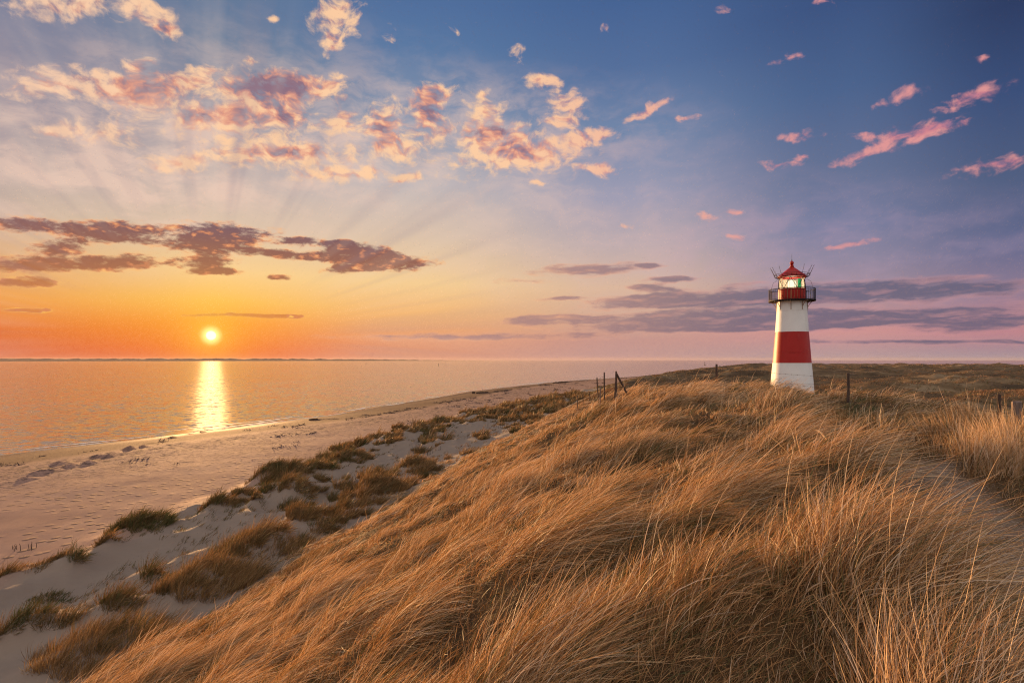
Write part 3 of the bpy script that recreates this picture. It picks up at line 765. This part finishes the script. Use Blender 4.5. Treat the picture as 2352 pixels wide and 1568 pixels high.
def far_belt():
    """where the belt of marram runs together in the distance"""
    pile = Pile(); n = 5200
    Y = rng.uniform(150, 430, n); f = rng.random(n)
    X = Xd(Y) + (Xt(Y) + 2 - Xd(Y)) * f
    k = fbm(X * .07, Y * .035, 3, 180) + .5 * np.exp(-((f - .25) / .25) ** 2) + .25 * (f > .8) > .22
    X, Y = X[k], Y[k]; c = 9; m = len(X); big = np.repeat(np.arange(m), c); N = m * c
    px, py = X[big] + rng.normal(0, .5, N), Y[big] + rng.normal(0, .9, N)
    d0 = np.array([.3, .05, 1.0]) + rng.normal(0, .3, (N, 3)); d0 /= np.linalg.norm(d0, axis=1, keepdims=True)
    v, q = blades(np.stack([px, py, height(px, py) - .05], 1), d0, rng.uniform(.4, .95, N), rng.uniform(.08, .2, N), WIND * .25 - np.array([0, 0, .2]) + rng.normal(0, .05, (N, 3)), 3)
    pile.add(v, q, np.clip(.30 + rng.normal(0, .12, N), 0, 1), 3)
    tag(link('marram_belt', pile.mesh('marram_belt'), m_tuft), 'far belt of marram running together along the beach', 'grass', kind='stuff')
far_belt()
# ------------------------------------------------------------------ many smaller tufts, each its own object, sharing a few meshes
protos = {}
def proto(kind):
    if kind not in protos:
        tone = {'olive': .25, 'brown': .5, 'orange': .72}[kind[0]]
        rng_n = {0: 620, 1: 760, 2: 480}[kind[1] % 3]
        protos[kind] = tuft_mesh(rng_n, 1.25, .62, tone, 4, .022 if kind[2] == 'near' else .06, .85)
        protos[kind].name = 'grass_tuft'
    return protos[kind]
def small_tuft(X, Y, wid, tone, rot, label, group):
    kind = (('olive', 'brown', 'orange')[int(np.clip(tone * 3, 0, 2))], int(rng.integers(0, 3)), 'near' if Y < 75 else 'far')
    me = proto(kind)
    o = bpy.data.objects.new('grass_tuft', me); col.objects.link(o)
    if not me.materials: me.materials.append(m_tuft)
    o.location = (X, Y, float(height(X, Y)) - .02); s_ = wid / 1.25
    o.scale = (s_, s_, s_ * rng.uniform(.75, 1.15)); o.rotation_euler = (0, 0, rot)
    tag(o, label, 'grass tuft', group)
def belt_tufts():
    placed = [(b[0], b[1], b[2] * .5) for b in bigs]
    count = {}
    tries = 0
    while sum(count.values()) < 268 and tries < 30000:
        tries += 1
        Y = float(np.exp(rng.uniform(math.log(37), math.log(185))))
        lo, hi = float(Xd(Y)), float(Xt(Y))
        f = rng.random(); X = lo + (hi - lo) * f + rng.normal(0, .6)
        uf = X - lo; wdt = hi - lo
        pat = float(fbm(np.array(X * .10), np.array(Y * .05), 3, 140)) + .15
        crest = math.exp(-((uf - .28 * wdt) / (.22 * wdt)) ** 2)
        foot_ = math.exp(-((hi - X - 2.0) / 2.2) ** 2)
        if rng.random() > np.clip(.15 + pat * .9 + .75 * crest + .45 * foot_ + .3 * (Y > 110), 0, 1): continue
        if Y < 44 and uf > 5 and foot_ < .4: continue
        wid = float(rng.uniform(.8, 2.3) * (1 + max(0, Y - 70) * .006))
        if any(math.hypot(X - a, Y - b) < c * .8 + wid * .25 for a, b, c in placed): continue
        if math.hypot((X + 6.5) / 5, (Y - 70) / 12) < 1 and rng.random() < .7: continue
        placed.append((X, Y, wid * .5))
        if Y > 110: lab, tone = 'brown marram tuft in the far end of the foredune belt, towards the groynes', rng.uniform(.3, .6)
        elif foot_ > .45: lab, tone = 'orange brown marram tuft along the foot of the steep grassy dune', rng.uniform(.5, .95)
        elif uf < .42 * wdt: lab, tone = 'olive marram tuft on the seaward crest of the foredune belt, next to the open beach', rng.uniform(.1, .6)
        else: lab, tone = 'small marram tuft amid the pale sand hollows in the middle of the foredune belt', rng.uniform(.15, .6)
        count[lab] = count.get(lab, 0) + 1
        small_tuft(X, Y, wid, tone, rng.uniform(-.5, .5), lab, 'smaller marram tufts scattered over the foredune sand')
    print('tufts', count)
belt_tufts()

# ------------------------------------------------------------------ solid shapes
def bm_obj(name, bm, mat, parent=None, smooth=False):
    me = bpy.data.meshes.new(name); bmesh.ops.recalc_face_normals(bm, faces=bm.faces); bm.to_mesh(me); bm.free()
    if smooth:
        me.polygons.foreach_set('use_smooth', [True] * len(me.polygons)); me.set_sharp_from_angle(angle=R(28))
    return link(name, me, mat, parent)
def add_lathe(bm, prof, n=64, cap=True):
    rings = []
    for r, z in prof:
        rings.append([bm.verts.new((r * math.cos(2 * math.pi * i / n), r * math.sin(2 * math.pi * i / n), z)) for i in range(n)])
    for a, b in zip(rings, rings[1:]):
        for i in range(n): bm.faces.new((a[i], a[(i + 1) % n], b[(i + 1) % n], b[i]))
    if cap:
        bm.faces.new(rings[0][::-1]); bm.faces.new(rings[-1])
def add_tube(bm, pts, r, n=6, r1=None):
    pts = [Vector(p) for p in pts]; rings = []
    for i, p in enumerate(pts):
        t = (pts[min(i + 1, len(pts) - 1)] - pts[max(i - 1, 0)]).normalized()
        u = t.cross(Vector((0.31, 0.17, 0.93)) if abs(t.z) < .9 else Vector((1, 0.2, 0))).normalized(); v = t.cross(u)
        rr = r if r1 is None else r + (r1 - r) * i / (len(pts) - 1)
        rings.append([bm.verts.new(p + (u * math.cos(2 * math.pi * k / n) + v * math.sin(2 * math.pi * k / n)) * rr) for k in range(n)])
    for a, b in zip(rings, rings[1:]):
        for k in range(n): bm.faces.new((a[k], a[(k + 1) % n], b[(k + 1) % n], b[k]))
    bm.faces.new(rings[0][::-1]); bm.faces.new(rings[-1])
def add_box(bm, c, sx, sy, sz, rot=None):
    m = Matrix.Translation(c) @ (rot.to_4x4() if rot else Matrix.Identity(4)) @ Matrix.Diagonal((sx, sy, sz, 1))
    bmesh.ops.create_cube(bm, size=1.0, matrix=m)
def polar(r, deg, z):   # deg measured from the side that faces the viewer, positive to the right
    a = R(deg); return Vector((r * math.sin(a), -r * math.cos(a), z))

def paint(name, base, dirt, rough):
    m = material(name)
    tc = node('TexCoord', 3)
    st = noise(vmul(tc, (3.2, 3.2, .35)), 1.6, 5, .7); sp_ = noise(tc, 9.0, 4, .7); lg = noise(tc, .8, 4, .6)
    c = mix(st.ss(.60, .80) * .55, base, dirt)
    c = mix(sp_.ss(.68, .80) * .5, c, dirt)
    c = mix(lg.ss(.35, .7) * .22, c, tuple(v * .72 for v in base))
    surface(bsdf(c, rough, bump(sp_ + st, .12, .02), Specular_IOR_Level=.3))
    return m
m_white = paint('white_paint', (.80, .815, .79), (.50, .33, .17), .42)
m_red = paint('red_paint', (.40, .011, .007), (.20, .025, .015), .42)
m_iron = paint('dark_iron', (.012, .006, .008), (.035, .014, .012), .75)
m_rust = paint('rusty_iron', (.40, .27, .20), (.26, .12, .06), .6)
m_glass = material('lantern_glass')
tr = V.nt.nodes.new('ShaderNodeBsdfTransparent'); tr.inputs[0].default_value = (.93, .96, .95, 1)
gl = V.nt.nodes.new('ShaderNodeBsdfGlossy'); gl.inputs['Roughness'].default_value = .04
fr = node('Fresnel', 0, None, IOR=1.5); mx_ = V.nt.nodes.new('ShaderNodeMixShader'); put(mx_.inputs[0], fr)
V.nt.links.new(tr.outputs[0], mx_.inputs[1]); V.nt.links.new(gl.outputs[0], mx_.inputs[2]); surface(V(mx_.outputs[0]))
m_lamp = material('lit_lamp'); em = V.nt.nodes.new('ShaderNodeEmission'); em.inputs[0].default_value = (1, .86, .56, 1); em.inputs[1].default_value = 9.0; surface(V(em.outputs[0]))
m_screen = material('frosted_screen')
def frosted(c):
    t_ = V.nt.nodes.new('ShaderNodeBsdfTranslucent'); t_.inputs[0].default_value = (*c, 1)
    x_ = V.nt.nodes.new('ShaderNodeMixShader'); x_.inputs[0].default_value = .65
    V.nt.links.new(bsdf(c, .4).x, x_.inputs[1]); V.nt.links.new(t_.outputs[0], x_.inputs[2]); surface(V(x_.outputs[0]))
frosted((.90, .86, .76))
m_green = material('green_glass'); frosted((.01, .48, .28))
m_inner = material('lantern_inside'); surface(bsdf((.22, .24, .20), .6))

# ------------------------------------------------------------------ the lighthouse (heights above its foot)
LX, LY, LZ = TOWER
def zz1(y): return EYE - ((980 + y / 2.449) / 4 - HY) * LY / F - LZ          # rows of the first close-up of the photograph
def zz2(y): return EYE - ((1000 + y / 6.03) / 4 - HY) * LY / F - LZ          # rows of the second
lh = empty('lighthouse', (LX, LY, LZ), math.atan2(-LY, -LX) + math.pi / 2)
tag(lh, 'white lighthouse with red band, red lantern and lit lamp standing behind the dune crest', 'lighthouse')
M1 = LY / F / 4 / 2.449; M2 = LY / F / 4 / 6.03
zA, zB, zC = zz1(1150), zz1(849), zz2(1236)
rA, rB, rC = 173 * M1, 149 * M1, 133 * M1
r0 = rA + (rA - rB) / (zB - zA) * zA * 1.0
bm = bmesh.new(); add_lathe(bm, [(r0 + .04, -.8), (r0, .10), (r0 + (rA - r0) * .5, zA * .52), (r0 + (rA - r0) * .5 + .012, zA * .523), (r0 + (rA - r0) * .5 + .012, zA * .53), (r0 + (rA - r0) * .5, zA * .533), (rA, zA)], 72)
lower = bm_obj('lower_tower', bm, m_white, lh, True); lower['label'] = 'white lower section of the tower'
bm = bmesh.new(); zr = zz1(1048); rr_ = rA + (rB - rA) * (zr - zA) / (zB - zA)
add_lathe(bm, [(rA, zA + .004), (rA + .012, zA + .006), (rA + .012, zA + .03), (rA, zA + .034), (rr_, zr - .03), (rr_ + .022, zr - .028), (rr_ + .022, zr + .028), (rr_, zr + .03), (rB, zB)], 72)
band = bm_obj('middle_tower', bm, m_red, lh, True); band['label'] = 'red painted middle section of the tower'
bm = bmesh.new(); zs = zz1(645)
add_lathe(bm, [(rB, zB + .004), (rB + .014, zB + .006), (rB + .014, zB + .04), (rB, zB + .044), (rC + .03, zs - .02), (rC + .045, zs - .018), (rC + .045, zs + .018), (rC + .028, zs + .02), (rC, zC - .004)], 72)
upper = bm_obj('upper_tower', bm, m_white, lh, True); upper['label'] = 'white upper section of the tower with rust streaks'
def rivets(parent, rows):
    bm = bmesh.new()
    for kind, a, b, r_a, r_b, n in rows:
        for i in range(n):
            f = i / max(1, n - 1)
            p = polar(r_a, a + (b - a) * f, r_b) if kind == 'ring' else polar(r_a + (r_b - r_a) * f, a[0], a[1] + (b - a[1]) * f)
            bmesh.ops.create_icosphere(bm, subdivisions=1, radius=.016, matrix=Matrix.Translation(p))
    return bm_obj('rivets', bm, m_rust, parent)
rivets(upper, [('ring', -100, 100, rC + .046, zs, 46), ('line', (-40, zB + .1), zs - .06, rB + .004, rC + .034, 18), ('line', (57, zB + .1), zs - .06, rB + .004, rC + .034, 18)])
rivets(lower, [('ring', -100, 100, (r0 + rA) / 2 + .014, zA * .527, 54), ('line', (58, .9), zA - .1, r0 - .03, rA + .004, 20)])
rivets(band, [('line', (60, zA + .1), zB - .1, rA + .004, rB + .004, 18)])
# gallery
rG = 515 * M2; zG0, zG1 = zC + .0, zC + .10
bm = bmesh.new(); add_lathe(bm, [(rC - .12, zG0), (rG, zG0 + .002), (rG + .02, zG0 + .02), (rG + .02, zG1), (rC - .12, zG1 + .002)], 72, False)
deck = bm_obj('gallery_deck', bm, m_iron, lh)
bm = bmesh.new()
zR = zG1 + 262 * M2
for zz_, rr_ in ((zR, .030), (zG1 + .10, .016), (zR - .16, .012)):
    add_tube(bm, [polar(rG - .03, a, zz_) for a in range(0, 361, 6)], rr_, 6)
for a in range(0, 360, 7): add_tube(bm, [polar(rG - .03, a, zG1), polar(rG - .03, a, zR)],   .028 if a % 35 == 0 else .017, 5)
rail = bm_obj('gallery_railing', bm, m_iron, lh)
for k in range(8):
    a = -3 + 45 * k; bm = bmesh.new(); zt = zG0 - .012
    pr = [polar(rG - .12 - (rG - .12 - rC - .02) * f, a, zt - .66 * (f ** 2.2)) for f in np.linspace(0, 1, 8)]
    add_tube(bm, pr, .030, 6); add_tube(bm, [polar(rC + .03, a, zt - .04), polar(rC + .055, a, zt - .74)], .032, 6); add_tube(bm, [polar(rC + .03, a, zt - .03), polar(rG - .06, a, zt - .03)], .030, 6)
    bmesh.ops.create_icosphere(bm, subdivisions=1, radius=.055, matrix=Matrix.Translation(polar(rC + .06, a, zt - .78)))
    bm_obj('bracket', bm, m_rust, lh)
# lantern room
rL = 304 * M2; zD = zz2(935); zT = zz2(668)
bm = bmesh.new(); add_lathe(bm, [(rL - .01, zG1 + .003), (rL, zG1 + .04), (rL, zD - .10), (rL + .03, zD - .09), (rL + .03, zD - .04), (rL - .04, zD)], 64)
drum = bm_obj('lantern_wall', bm, m_red, lh, True)
bm = bmesh.new()
for a, z in ((-45, .42), (18, .40), (52, .6)): add_box(bm, polar(rL + .012, a, zG1 + z), .10, .03, .12, Matrix.Rotation(R(a), 3, 'Z'))
bm_obj('wall_fittings', bm, m_red, drum)
lan = bpy.data.objects.new('lantern_room', None); col.objects.link(lan); lan.parent = lh
rW = 290 * M2
for k in range(6):
    a0 = -66 + 60 * k
    bm = bmesh.new(); seg = 8
    lo = [bm.verts.new(polar(rW, a0 + 60 * i / seg, zD + .004)) for i in range(seg + 1)]; hi = [bm.verts.new(polar(rW, a0 + 60 * i / seg, zT)) for i in range(seg + 1)]
    for i in range(seg): bm.faces.new((lo[i], lo[i + 1], hi[i + 1], hi[i]))
    bm_obj('window_pane', bm, m_glass, lan, True)
bm = bmesh.new()
for k in range(6):
    t0 = -66 + 60 * k
    for (aa_, bb_) in ((t0, t0 + 30), (t0 + 60, t0 + 30)):
        add_tube(bm, [polar(rW + .012, aa_ + (bb_ - aa_) * f, zT - (zT - zD) * f) for f in np.linspace(0, 1, 6)], .026, 5)
add_tube(bm, [polar(rW + .01, a, zT - .05) for a in range(0, 361, 8)], .035, 5)
bm_obj('glazing_bars', bm, m_iron, lan)
def screen(a0, a1, r, mat, z0, z1, name):
    bm = bmesh.new(); n = 8
    for rr__ in (r, r + .02):
        lo = [bm.verts.new(polar(rr__, a0 + (a1 - a0) * i / n, z0)) for i in range(n + 1)]; hi = [bm.verts.new(polar(rr__, a0 + (a1 - a0) * i / n, z1)) for i in range(n + 1)]
        for i in range(n): bm.faces.new((lo[i], lo[i + 1], hi[i + 1], hi[i]))
    return bm_obj(name, bm, mat, lan)
zL = zT - .20
screen(-90, -50, rW - .10, m_screen, zD + .01, zT - .03, 'light_screen'); screen(-44, -24, rW - .12, m_screen, zD + .01, zL, 'light_screen')
g_ = screen(30, 48, rW - .12, m_green, zD + .01, zL, 'light_screen'); g_['label'] = 'green light screen'
screen(52, 84, rW - .10, m_screen, zD + .01, zT - .03, 'light_screen')
screen(110, 250, rW - .14, m_inner, zD + .01, zT - .02, 'back_panel')
bm = bmesh.new(); add_lathe(bm, [(.30, zD + .01), (.30, zD + .06)], 24)
for a in (-60, 0, 60, 120, 180, 240): add_tube(bm, [polar(.44, a + 30, zD + .01), polar(.44, a + 30, zT - .04)], .016, 5)
bm_obj('lamp_stand', bm, m_inner, lan)
bm = bmesh.new(); zm = (zD + zL) / 2
add_lathe(bm, [(.16, zD + .07), (.33, zD + .22), (.385, zm), (.33, zL - .12), (.14, zL)], 28)
lamp = bm_obj('lamp', bm, m_lamp, lan, True); lamp['label'] = 'glowing lamp lens'
# roof
bm = bmesh.new()
prof = [(660, 250), (655, 308), (648, 318), (632, 320), (618, 303), (600, 286), (570, 246), (525, 190), (460, 112), (412, 52), (404, 40)]
add_lathe(bm, [(h_ * M2, zz2(y)) for y, h_ in prof], 64)
roof = bm_obj('lantern_roof', bm, m_red, lh, True)
bm = bmesh.new()
add_lathe(bm, [(h_ * M2, zz2(y)) for y, h_ in [(405, 39), (396, 52), (388, 52), (384, 38), (372, 38), (366, 46), (360, 36), (352, 30), (348, 36)]], 24)
bmesh.ops.create_uvsphere(bm, u_segments=20, v_segments=12, radius=45 * M2, matrix=Matrix.Translation((0, 0, zz2(305))))
add_lathe(bm, [(20 * M2, zz2(264)), (11 * M2, zz2(252)), (7 * M2, zz2(246))], 12)
ball = bm_obj('roof_finial', bm, m_red, roof, True)
bm = bmesh.new(); add_tube(bm, [(0, 0, zz2(262)), (0, 0, zz2(82))], .024, 6, .007); bmesh.ops.create_icosphere(bm, subdivisions=2, radius=.05, matrix=Matrix.Translation((0, 0, zz2(240))))
bm_obj('lightning_rod', bm, m_iron, roof)
rK = 392 * M2; zK = zz2(618)
bm = bmesh.new()
for rr__, zz__ in ((rK, zK), (rK - .02, zK + .15), (rK - .12, zK - .12)): add_tube(bm, [polar(rr__, a, zz__) for a in range(0, 361, 8)], .017, 5)
for a in range(0, 360, 15): add_tube(bm, [polar(rL - .04, a, zK - .17), polar(rK - .12, a, zK - .12), polar(rK, a, zK), polar(rK - .02, a, zK + .15)], .013, 4)
bm_obj('roof_ring', bm, m_iron, lh)
for a, L_ in ((-34, .95), (-60, .95), (-76, .98), (-112, .95), (-128, .9), (33, 1.0), (61, 1.0), (77, 1.0), (110, .95), (128, .9)):
    bm = bmesh.new(); add_tube(bm, [polar(rK + .0, a, zK - .02), polar(rK + .37, a, zK + L_ * .86)], .015, 5); bm_obj('roof_rod', bm, m_iron, lh)
for sgn in (-1, 1):
    bm = bmesh.new(); add_tube(bm, [polar(rL + .03, sgn * 84, zT - .14), polar(rL + .42, sgn * 84, zT - .42), polar(rG - .22, sgn * 84, zR)], .013, 5); bm_obj('stay_rod', bm, m_iron, lh)

# ------------------------------------------------------------------ posts and wire
m_wood = material('weathered_wood')
tc = node('TexCoord', 3); wn = noise(vmul(tc, (9, 9, 1.1)), 3.0, 5, .7)
surface(bsdf(ramp(wn, [(.25, (.028, .018, .014)), (.5, (.075, .045, .032)), (.8, (.15, .10, .072))]), .85, bump(wn, .5, .02)))
m_grey = material('grey_wood')
tc = node('TexCoord', 3); wn = noise(vmul(tc, (9, 9, .9)), 3.0, 5, .7)
surface(bsdf(ramp(wn, [(.25, (.09, .065, .055)), (.5, (.19, .135, .11)), (.8, (.32, .24, .20))]), .85, bump(wn, .5, .02)))
def post_bm(h_, r, lean=(0, 0), n=10, sink=.35):
    bm = bmesh.new(); N = 7; rings = []
    for i in range(N):
        f = i / (N - 1); z = -sink + (h_ + sink) * f
        ring = []
        for k in range(n):
            a = 2 * math.pi * k / n; rr__ = r * (1 + .10 * math.sin(3 * a + i) + random.uniform(-.05, .05)) * (1.05 - .10 * f)
            ring.append(bm.verts.new((rr__ * math.cos(a) + lean[0] * z, rr__ * math.sin(a) + lean[1] * z, z + (random.uniform(-.012, .012) if i == N - 1 else 0))))
        rings.append(ring)
    rings.append([bm.verts.new(v.co * 1 + (Vector((lean[0] * h_, lean[1] * h_, h_)) - v.co) * .18 + Vector((0, 0, r * .16))) for v in rings[-1]])
    for a_, b_ in zip(rings, rings[1:]):
        for k in range(n): bm.faces.new((a_[k], a_[(k + 1) % n], b_[(k + 1) % n], b_[k]))
    bm.faces.new(rings[-1])
    return bm
def post(px, top, Y, wpx, lab, mat=None, leanpx=0.0, name='fence_post', group='wooden fence posts on the dune crest'):
    X = (px - CX) / F * Y; zt = EYE - (top - HY) / F * Y; zg = float(height(X, Y)); h_ = max(.3, zt - zg)
    o = bm_obj(name, post_bm(h_, wpx / F * Y / 2, (leanpx / F * Y / h_, 0)), mat or m_wood); o.location = (X, Y, zg)
    tag(o, lab, 'fence post', group); return o
main = empty('braced_fence_post', (0, 0, 0)); tag(main, 'thick dark corner post with a slanting brace, left of the lighthouse', 'fence post', 'wooden fence posts on the dune crest')
Yp = 35.0; Xp = (616.2 - CX) / F * Yp; zp = float(height(Xp, Yp)); main.location = (Xp, Yp, zp)
hp = EYE - (370.9 - HY) / F * Yp - zp
bm_obj('post', post_bm(hp, .062), m_wood, main)
bm = bmesh.new(); e_ = at(629.5, 396, Yp + .3) - Vector((Xp, Yp, zp)); e_.z = float(height(Xp + e_.x, Yp + e_.y)) - zp - .1
add_tube(bm, [(.02, -.03, hp - .16), tuple(e_)], .072, 8, .062); bm_obj('brace', bm, m_wood, main)
post(614.0, 374.5, 35.4, 1.5, 'slim dark post leaning against the braced corner post', leanpx=2.4)
post(604.3, 371.9, 36.0, 1.45, 'tall straight dark post just left of the braced corner post')
post(598.5, 377.2, 37.0, 1.2, 'short dark leaning post, farthest left of the fence posts', leanpx=-1.5)
post(599.5, 385.8, 29.0, 1.25, 'pale grey post rising from the grass below the other left posts', m_grey, leanpx=1.0)
post(716.6, 363.8, 44.0, 2.2, 'single dark post on the grass crest between the braced post and the lighthouse')
post(848.2, 372.7, 29.0, 2.7, 'brown post just right of the lighthouse, on the green grass')
post(861.3, 386.5, 36.0, 1.7, 'short pale stub post right of the lighthouse, behind the crest', m_grey)
post(999.2, 394.2, 20.0, 3.6, 'rusty brown post near the right edge, behind the pale grass')
post(1016.8, 401.5, 15.5, 8.4, 'thick grey timber post with a pale top at the right edge', m_grey)
for px, top, Y in ((583.0, 393.2, 96.0), (577.6, 395.0, 88.0), (589.8, 391.2, 104.0), (643.8, 377.5, 180.0)):
    lab = {583.0: 'short stake on pale sand below the left posts, middle of three', 577.6: 'short stake on pale sand below the left posts, nearest of three', 589.8: 'short stake on pale sand below the left posts, farthest of three', 643.8: 'tiny dark stake on the far dune edge beyond the braced post'}[px]
    post(px, top, Y, .9, lab, name='sand_stake', group='short stakes on the foredune')

def wire(name, pts, lab, r=.006):
    bm = bmesh.new(); P_ = []
    for a, b in zip(pts, pts[1:]):
        n = 24; sag = .03 * (a - b).length ** .8 * .35
        P_ += [a.lerp(b, i / n) - Vector((0, 0, sag * 4 * (i / n) * (1 - i / n))) for i in range(n)]
    P_.append(pts[-1]); add_tube(bm, P_, r, 4)
    d = 0
    for a, b in zip(P_, P_[1:]):
        d += (b - a).length
        if d > .32:
            d = 0; add_tube(bm, [a + Vector((.02, .0, .028)), a - Vector((.02, 0, .028))], r * .8, 3); add_tube(bm, [a + Vector((-.02, .0, .026)), a - Vector((-.02, 0, .026))], r * .8, 3)
    o = bm_obj(name, bm, m_iron); tag(o, lab, 'wire', 'barbed wire strands along the fence')
wire('barbed_wire', [at(616.2, 378, 34.9), at(716.6, 366.8, 43.9), at(848.2, 377.2, 28.9), at(999.2, 403.5, 19.9), at(1016.8, 405, 15.3)], 'upper barbed wire strand crossing in front of the white tower base')
wire('barbed_wire', [at(616.2, 387, 34.9), at(716.6, 371.5, 43.9), at(848.2, 390.5, 28.9), at(999.2, 412, 19.9), at(1016.8, 411, 15.3)], 'lower barbed wire strand crossing the tower foot at grass height')
wire('loose_wire', [at(598.2, 379.5, 37.0), at(601.5, 376.8, 36.6), at(604.3, 376.2, 36.0)], 'short loose wire between the two left posts', .005)

# ------------------------------------------------------------------ groynes, sea marks, stakes
def groyne(p0, p1, n, hts, thick, lab):
    a = at(*p0); b = at(*p1)
    g = empty('groyne', (a.x, a.y, float(height(a.x, a.y)))); tag(g, lab, 'groyne', 'wooden groynes running down the beach')
    for i in range(n):
        f = (i / (n - 1)) ** .92; x, y = a.x + (b.x - a.x) * f, a.y + (b.y - a.y) * f
        z = float(height(x, y)); h_ = hts(f) * random.uniform(.75, 1.15)
        if h_ <= .02: continue
        w_ = thick * (1.7 if f < .5 else .55) * random.uniform(.8, 1.2)
        bm = post_bm(h_, w_, (random.uniform(-.06, .06), random.uniform(-.06, .06)), 7, .5)
        o = bm_obj('pile', bm, m_wood, g); o.location = Vector((x, y, z)) - g.location
groyne((473, 391.4, 240), (508.6, 389.2, 250), 34, lambda f: .95 if f < .06 else (0 if f < .09 else (.55 - .25 * f if f < .42 else (.10 if f < .6 else .8 if f < .85 else .25))), .24, 'weathered groyne of dark piles with a stout head, middle of the three along the water')
groyne((553.4, 382.0, 345), (582, 379.6, 362), 30, lambda f: .55 if f < .6 else .28, .36, 'long low dark groyne farthest down the beach, left of the fence posts')
groyne((309.8, 416.0, 137), (334.5, 418.8, 137), 20, lambda f: .34 if f < .34 else .15, .13, 'small half buried groyne on the near beach, right of the sun glitter')

def sea_mark(px, py, Y, hpx, lab):
    b_ = at(px, py, Y); h_ = hpx / F * Y
    o = empty('sea_mark', (b_.x, b_.y, 0)); tag(o, lab, 'buoy')
    bm = bmesh.new(); add_lathe(bm, [(h_ * .20, -.3), (h_ * .22, h_ * .16), (h_ * .08, h_ * .22)], 12); bm_obj('float', bm, m_iron, o)
    bm = bmesh.new(); add_tube(bm, [(0, 0, h_ * .2), (0, 0, h_)], h_ * .055, 6); add_lathe(bm, [(h_ * .12, h_ * .74), (h_ * .12, h_ * .96)], 8); bm_obj('mast', bm, m_iron, o)
sea_mark(704.8, 364.7, 1500, 3.0, 'dark sea mark on the water left of the single crest post')
sea_mark(438.5, 365, 1400, 2.2, 'tiny dark sea mark on the horizon water above the middle groyne')
sea_mark(366, 363.6, 1800, 1.6, 'faintest dark sea mark, on the water right of the sun glitter')

def stakes(px, py, wpx, n, hh, lab):
    X, Y, Z = ground_hit(px * K, py * K); wid = wpx * K / F * Y
    g = empty('brushwood_row', (X, Y, Z)); tag(g, lab, 'brushwood fence', 'remains of brushwood fences on the foredune')
    for i in range(n):
        dx_ = (i / max(1, n - 1) - .5) * wid + random.uniform(-.1, .1); dy_ = random.uniform(-.35, .35)
        bm = bmesh.new(); h_ = hh * random.uniform(.4, 1.1)
        add_tube(bm, [(0, 0, -.15), (random.uniform(-.05, .05), random.uniform(-.04, .04), h_ * .6), (random.uniform(-.09, .09), random.uniform(-.05, .05), h_)], .024, 5, .009)
        o = bm_obj('stick', bm, m_wood, g); o.location = (dx_, dy_, float(height(X + dx_, Y + dy_)) - Z)
stakes(994, 1040, 30, 12, .75, 'isolated clump of dark brushwood sticks on smooth sand')
stakes(818, 1112, 26, 10, .8, 'row of dark sticks beside the brown tuft above the dune foot')
stakes(790, 1140, 46, 16, .75, 'longest row of dark sticks, between tufts in the near belt')
stakes(750, 1182, 34, 12, .6, 'bundle of dark sticks next to the rounded brown tuft')
stakes(1143, 982, 50, 12, 1.0, 'row of dark sticks far along the belt near the dune foot')
stakes(1092, 998, 50, 10, .9, 'scattered dark sticks in the far belt, left of the farthest row')
stakes(52, 1262, 60, 9, .6, 'dead twigs on the left beach edge beside the dark green tuft')

def wrack():
    pile = Pile(); N = 0; roots = []; sz = []
    while N < 900:
        Y = float(np.exp(rng.uniform(math.log(72), math.log(380)))); us_ = rng.normal(17, 2.5) if rng.random() < .55 else rng.uniform(18, 48)
        X = float(Xs(Y)) + us_ / .9
        if float(fbm(np.array(X * .05), np.array(Y * .03), 2, 151)) < -.05: continue
        k = int(rng.integers(6, 22)); sp2 = rng.uniform(.15, .7)
        roots.append(np.stack([X + rng.normal(0, sp2, k), Y + rng.normal(0, sp2 * 2.2, k)], 1)); sz.append(np.full(k, .10 + .0011 * Y)); N += k // 3
    r = np.concatenate(roots); s_ = np.concatenate(sz); n = len(r)
    root = np.stack([r[:, 0], r[:, 1], height(r[:, 0], r[:, 1]) - .01], 1)
    d0 = rng.normal(0, 1, (n, 3)); d0[:, 2] = np.abs(d0[:, 2]) * .25 + .05; d0 /= np.linalg.norm(d0, axis=1, keepdims=True)
    v, q = blades(root, d0, s_ * rng.uniform(.8, 2.2, n), s_ * rng.uniform(.3, .8, n), rng.normal(0, .3, (n, 3)), 3)
    pile.add(v, q, np.zeros(n), 3)
    m = material('dry_weed'); surface(bsdf((.085, .055, .045), .9))
    tag(link('beach_wrack', pile.mesh('beach_wrack'), m), 'dark lines of dried weed and drift along the open beach', 'seaweed', kind='stuff')
wrack()

# ------------------------------------------------------------------ the air over the sea and the dunes
m_haze = bpy.data.materials.new('haze_air'); m_haze.use_nodes = True
V.nt = m_haze.node_tree; V.nt.nodes.clear()
pv = V.nt.nodes.new('ShaderNodeVolumePrincipled'); pv.inputs['Color'].default_value = (.72, .60, .54, 1); pv.inputs['Density'].default_value = 3.0e-5; pv.inputs['Anisotropy'].default_value = 0.25
vo = V.nt.nodes.new('ShaderNodeOutputMaterial'); V.nt.links.new(pv.outputs[0], vo.inputs['Volume'])
bm = bmesh.new(); bmesh.ops.create_cube(bm, size=1.0, matrix=Matrix.Translation((0, 0, 10)) @ Matrix.Diagonal((27000, 27000, 60, 1)))
hz = bm_obj('haze', bm, m_haze); tag(hz, 'thin warm evening haze over the sea and the far dunes', 'haze', kind='stuff')
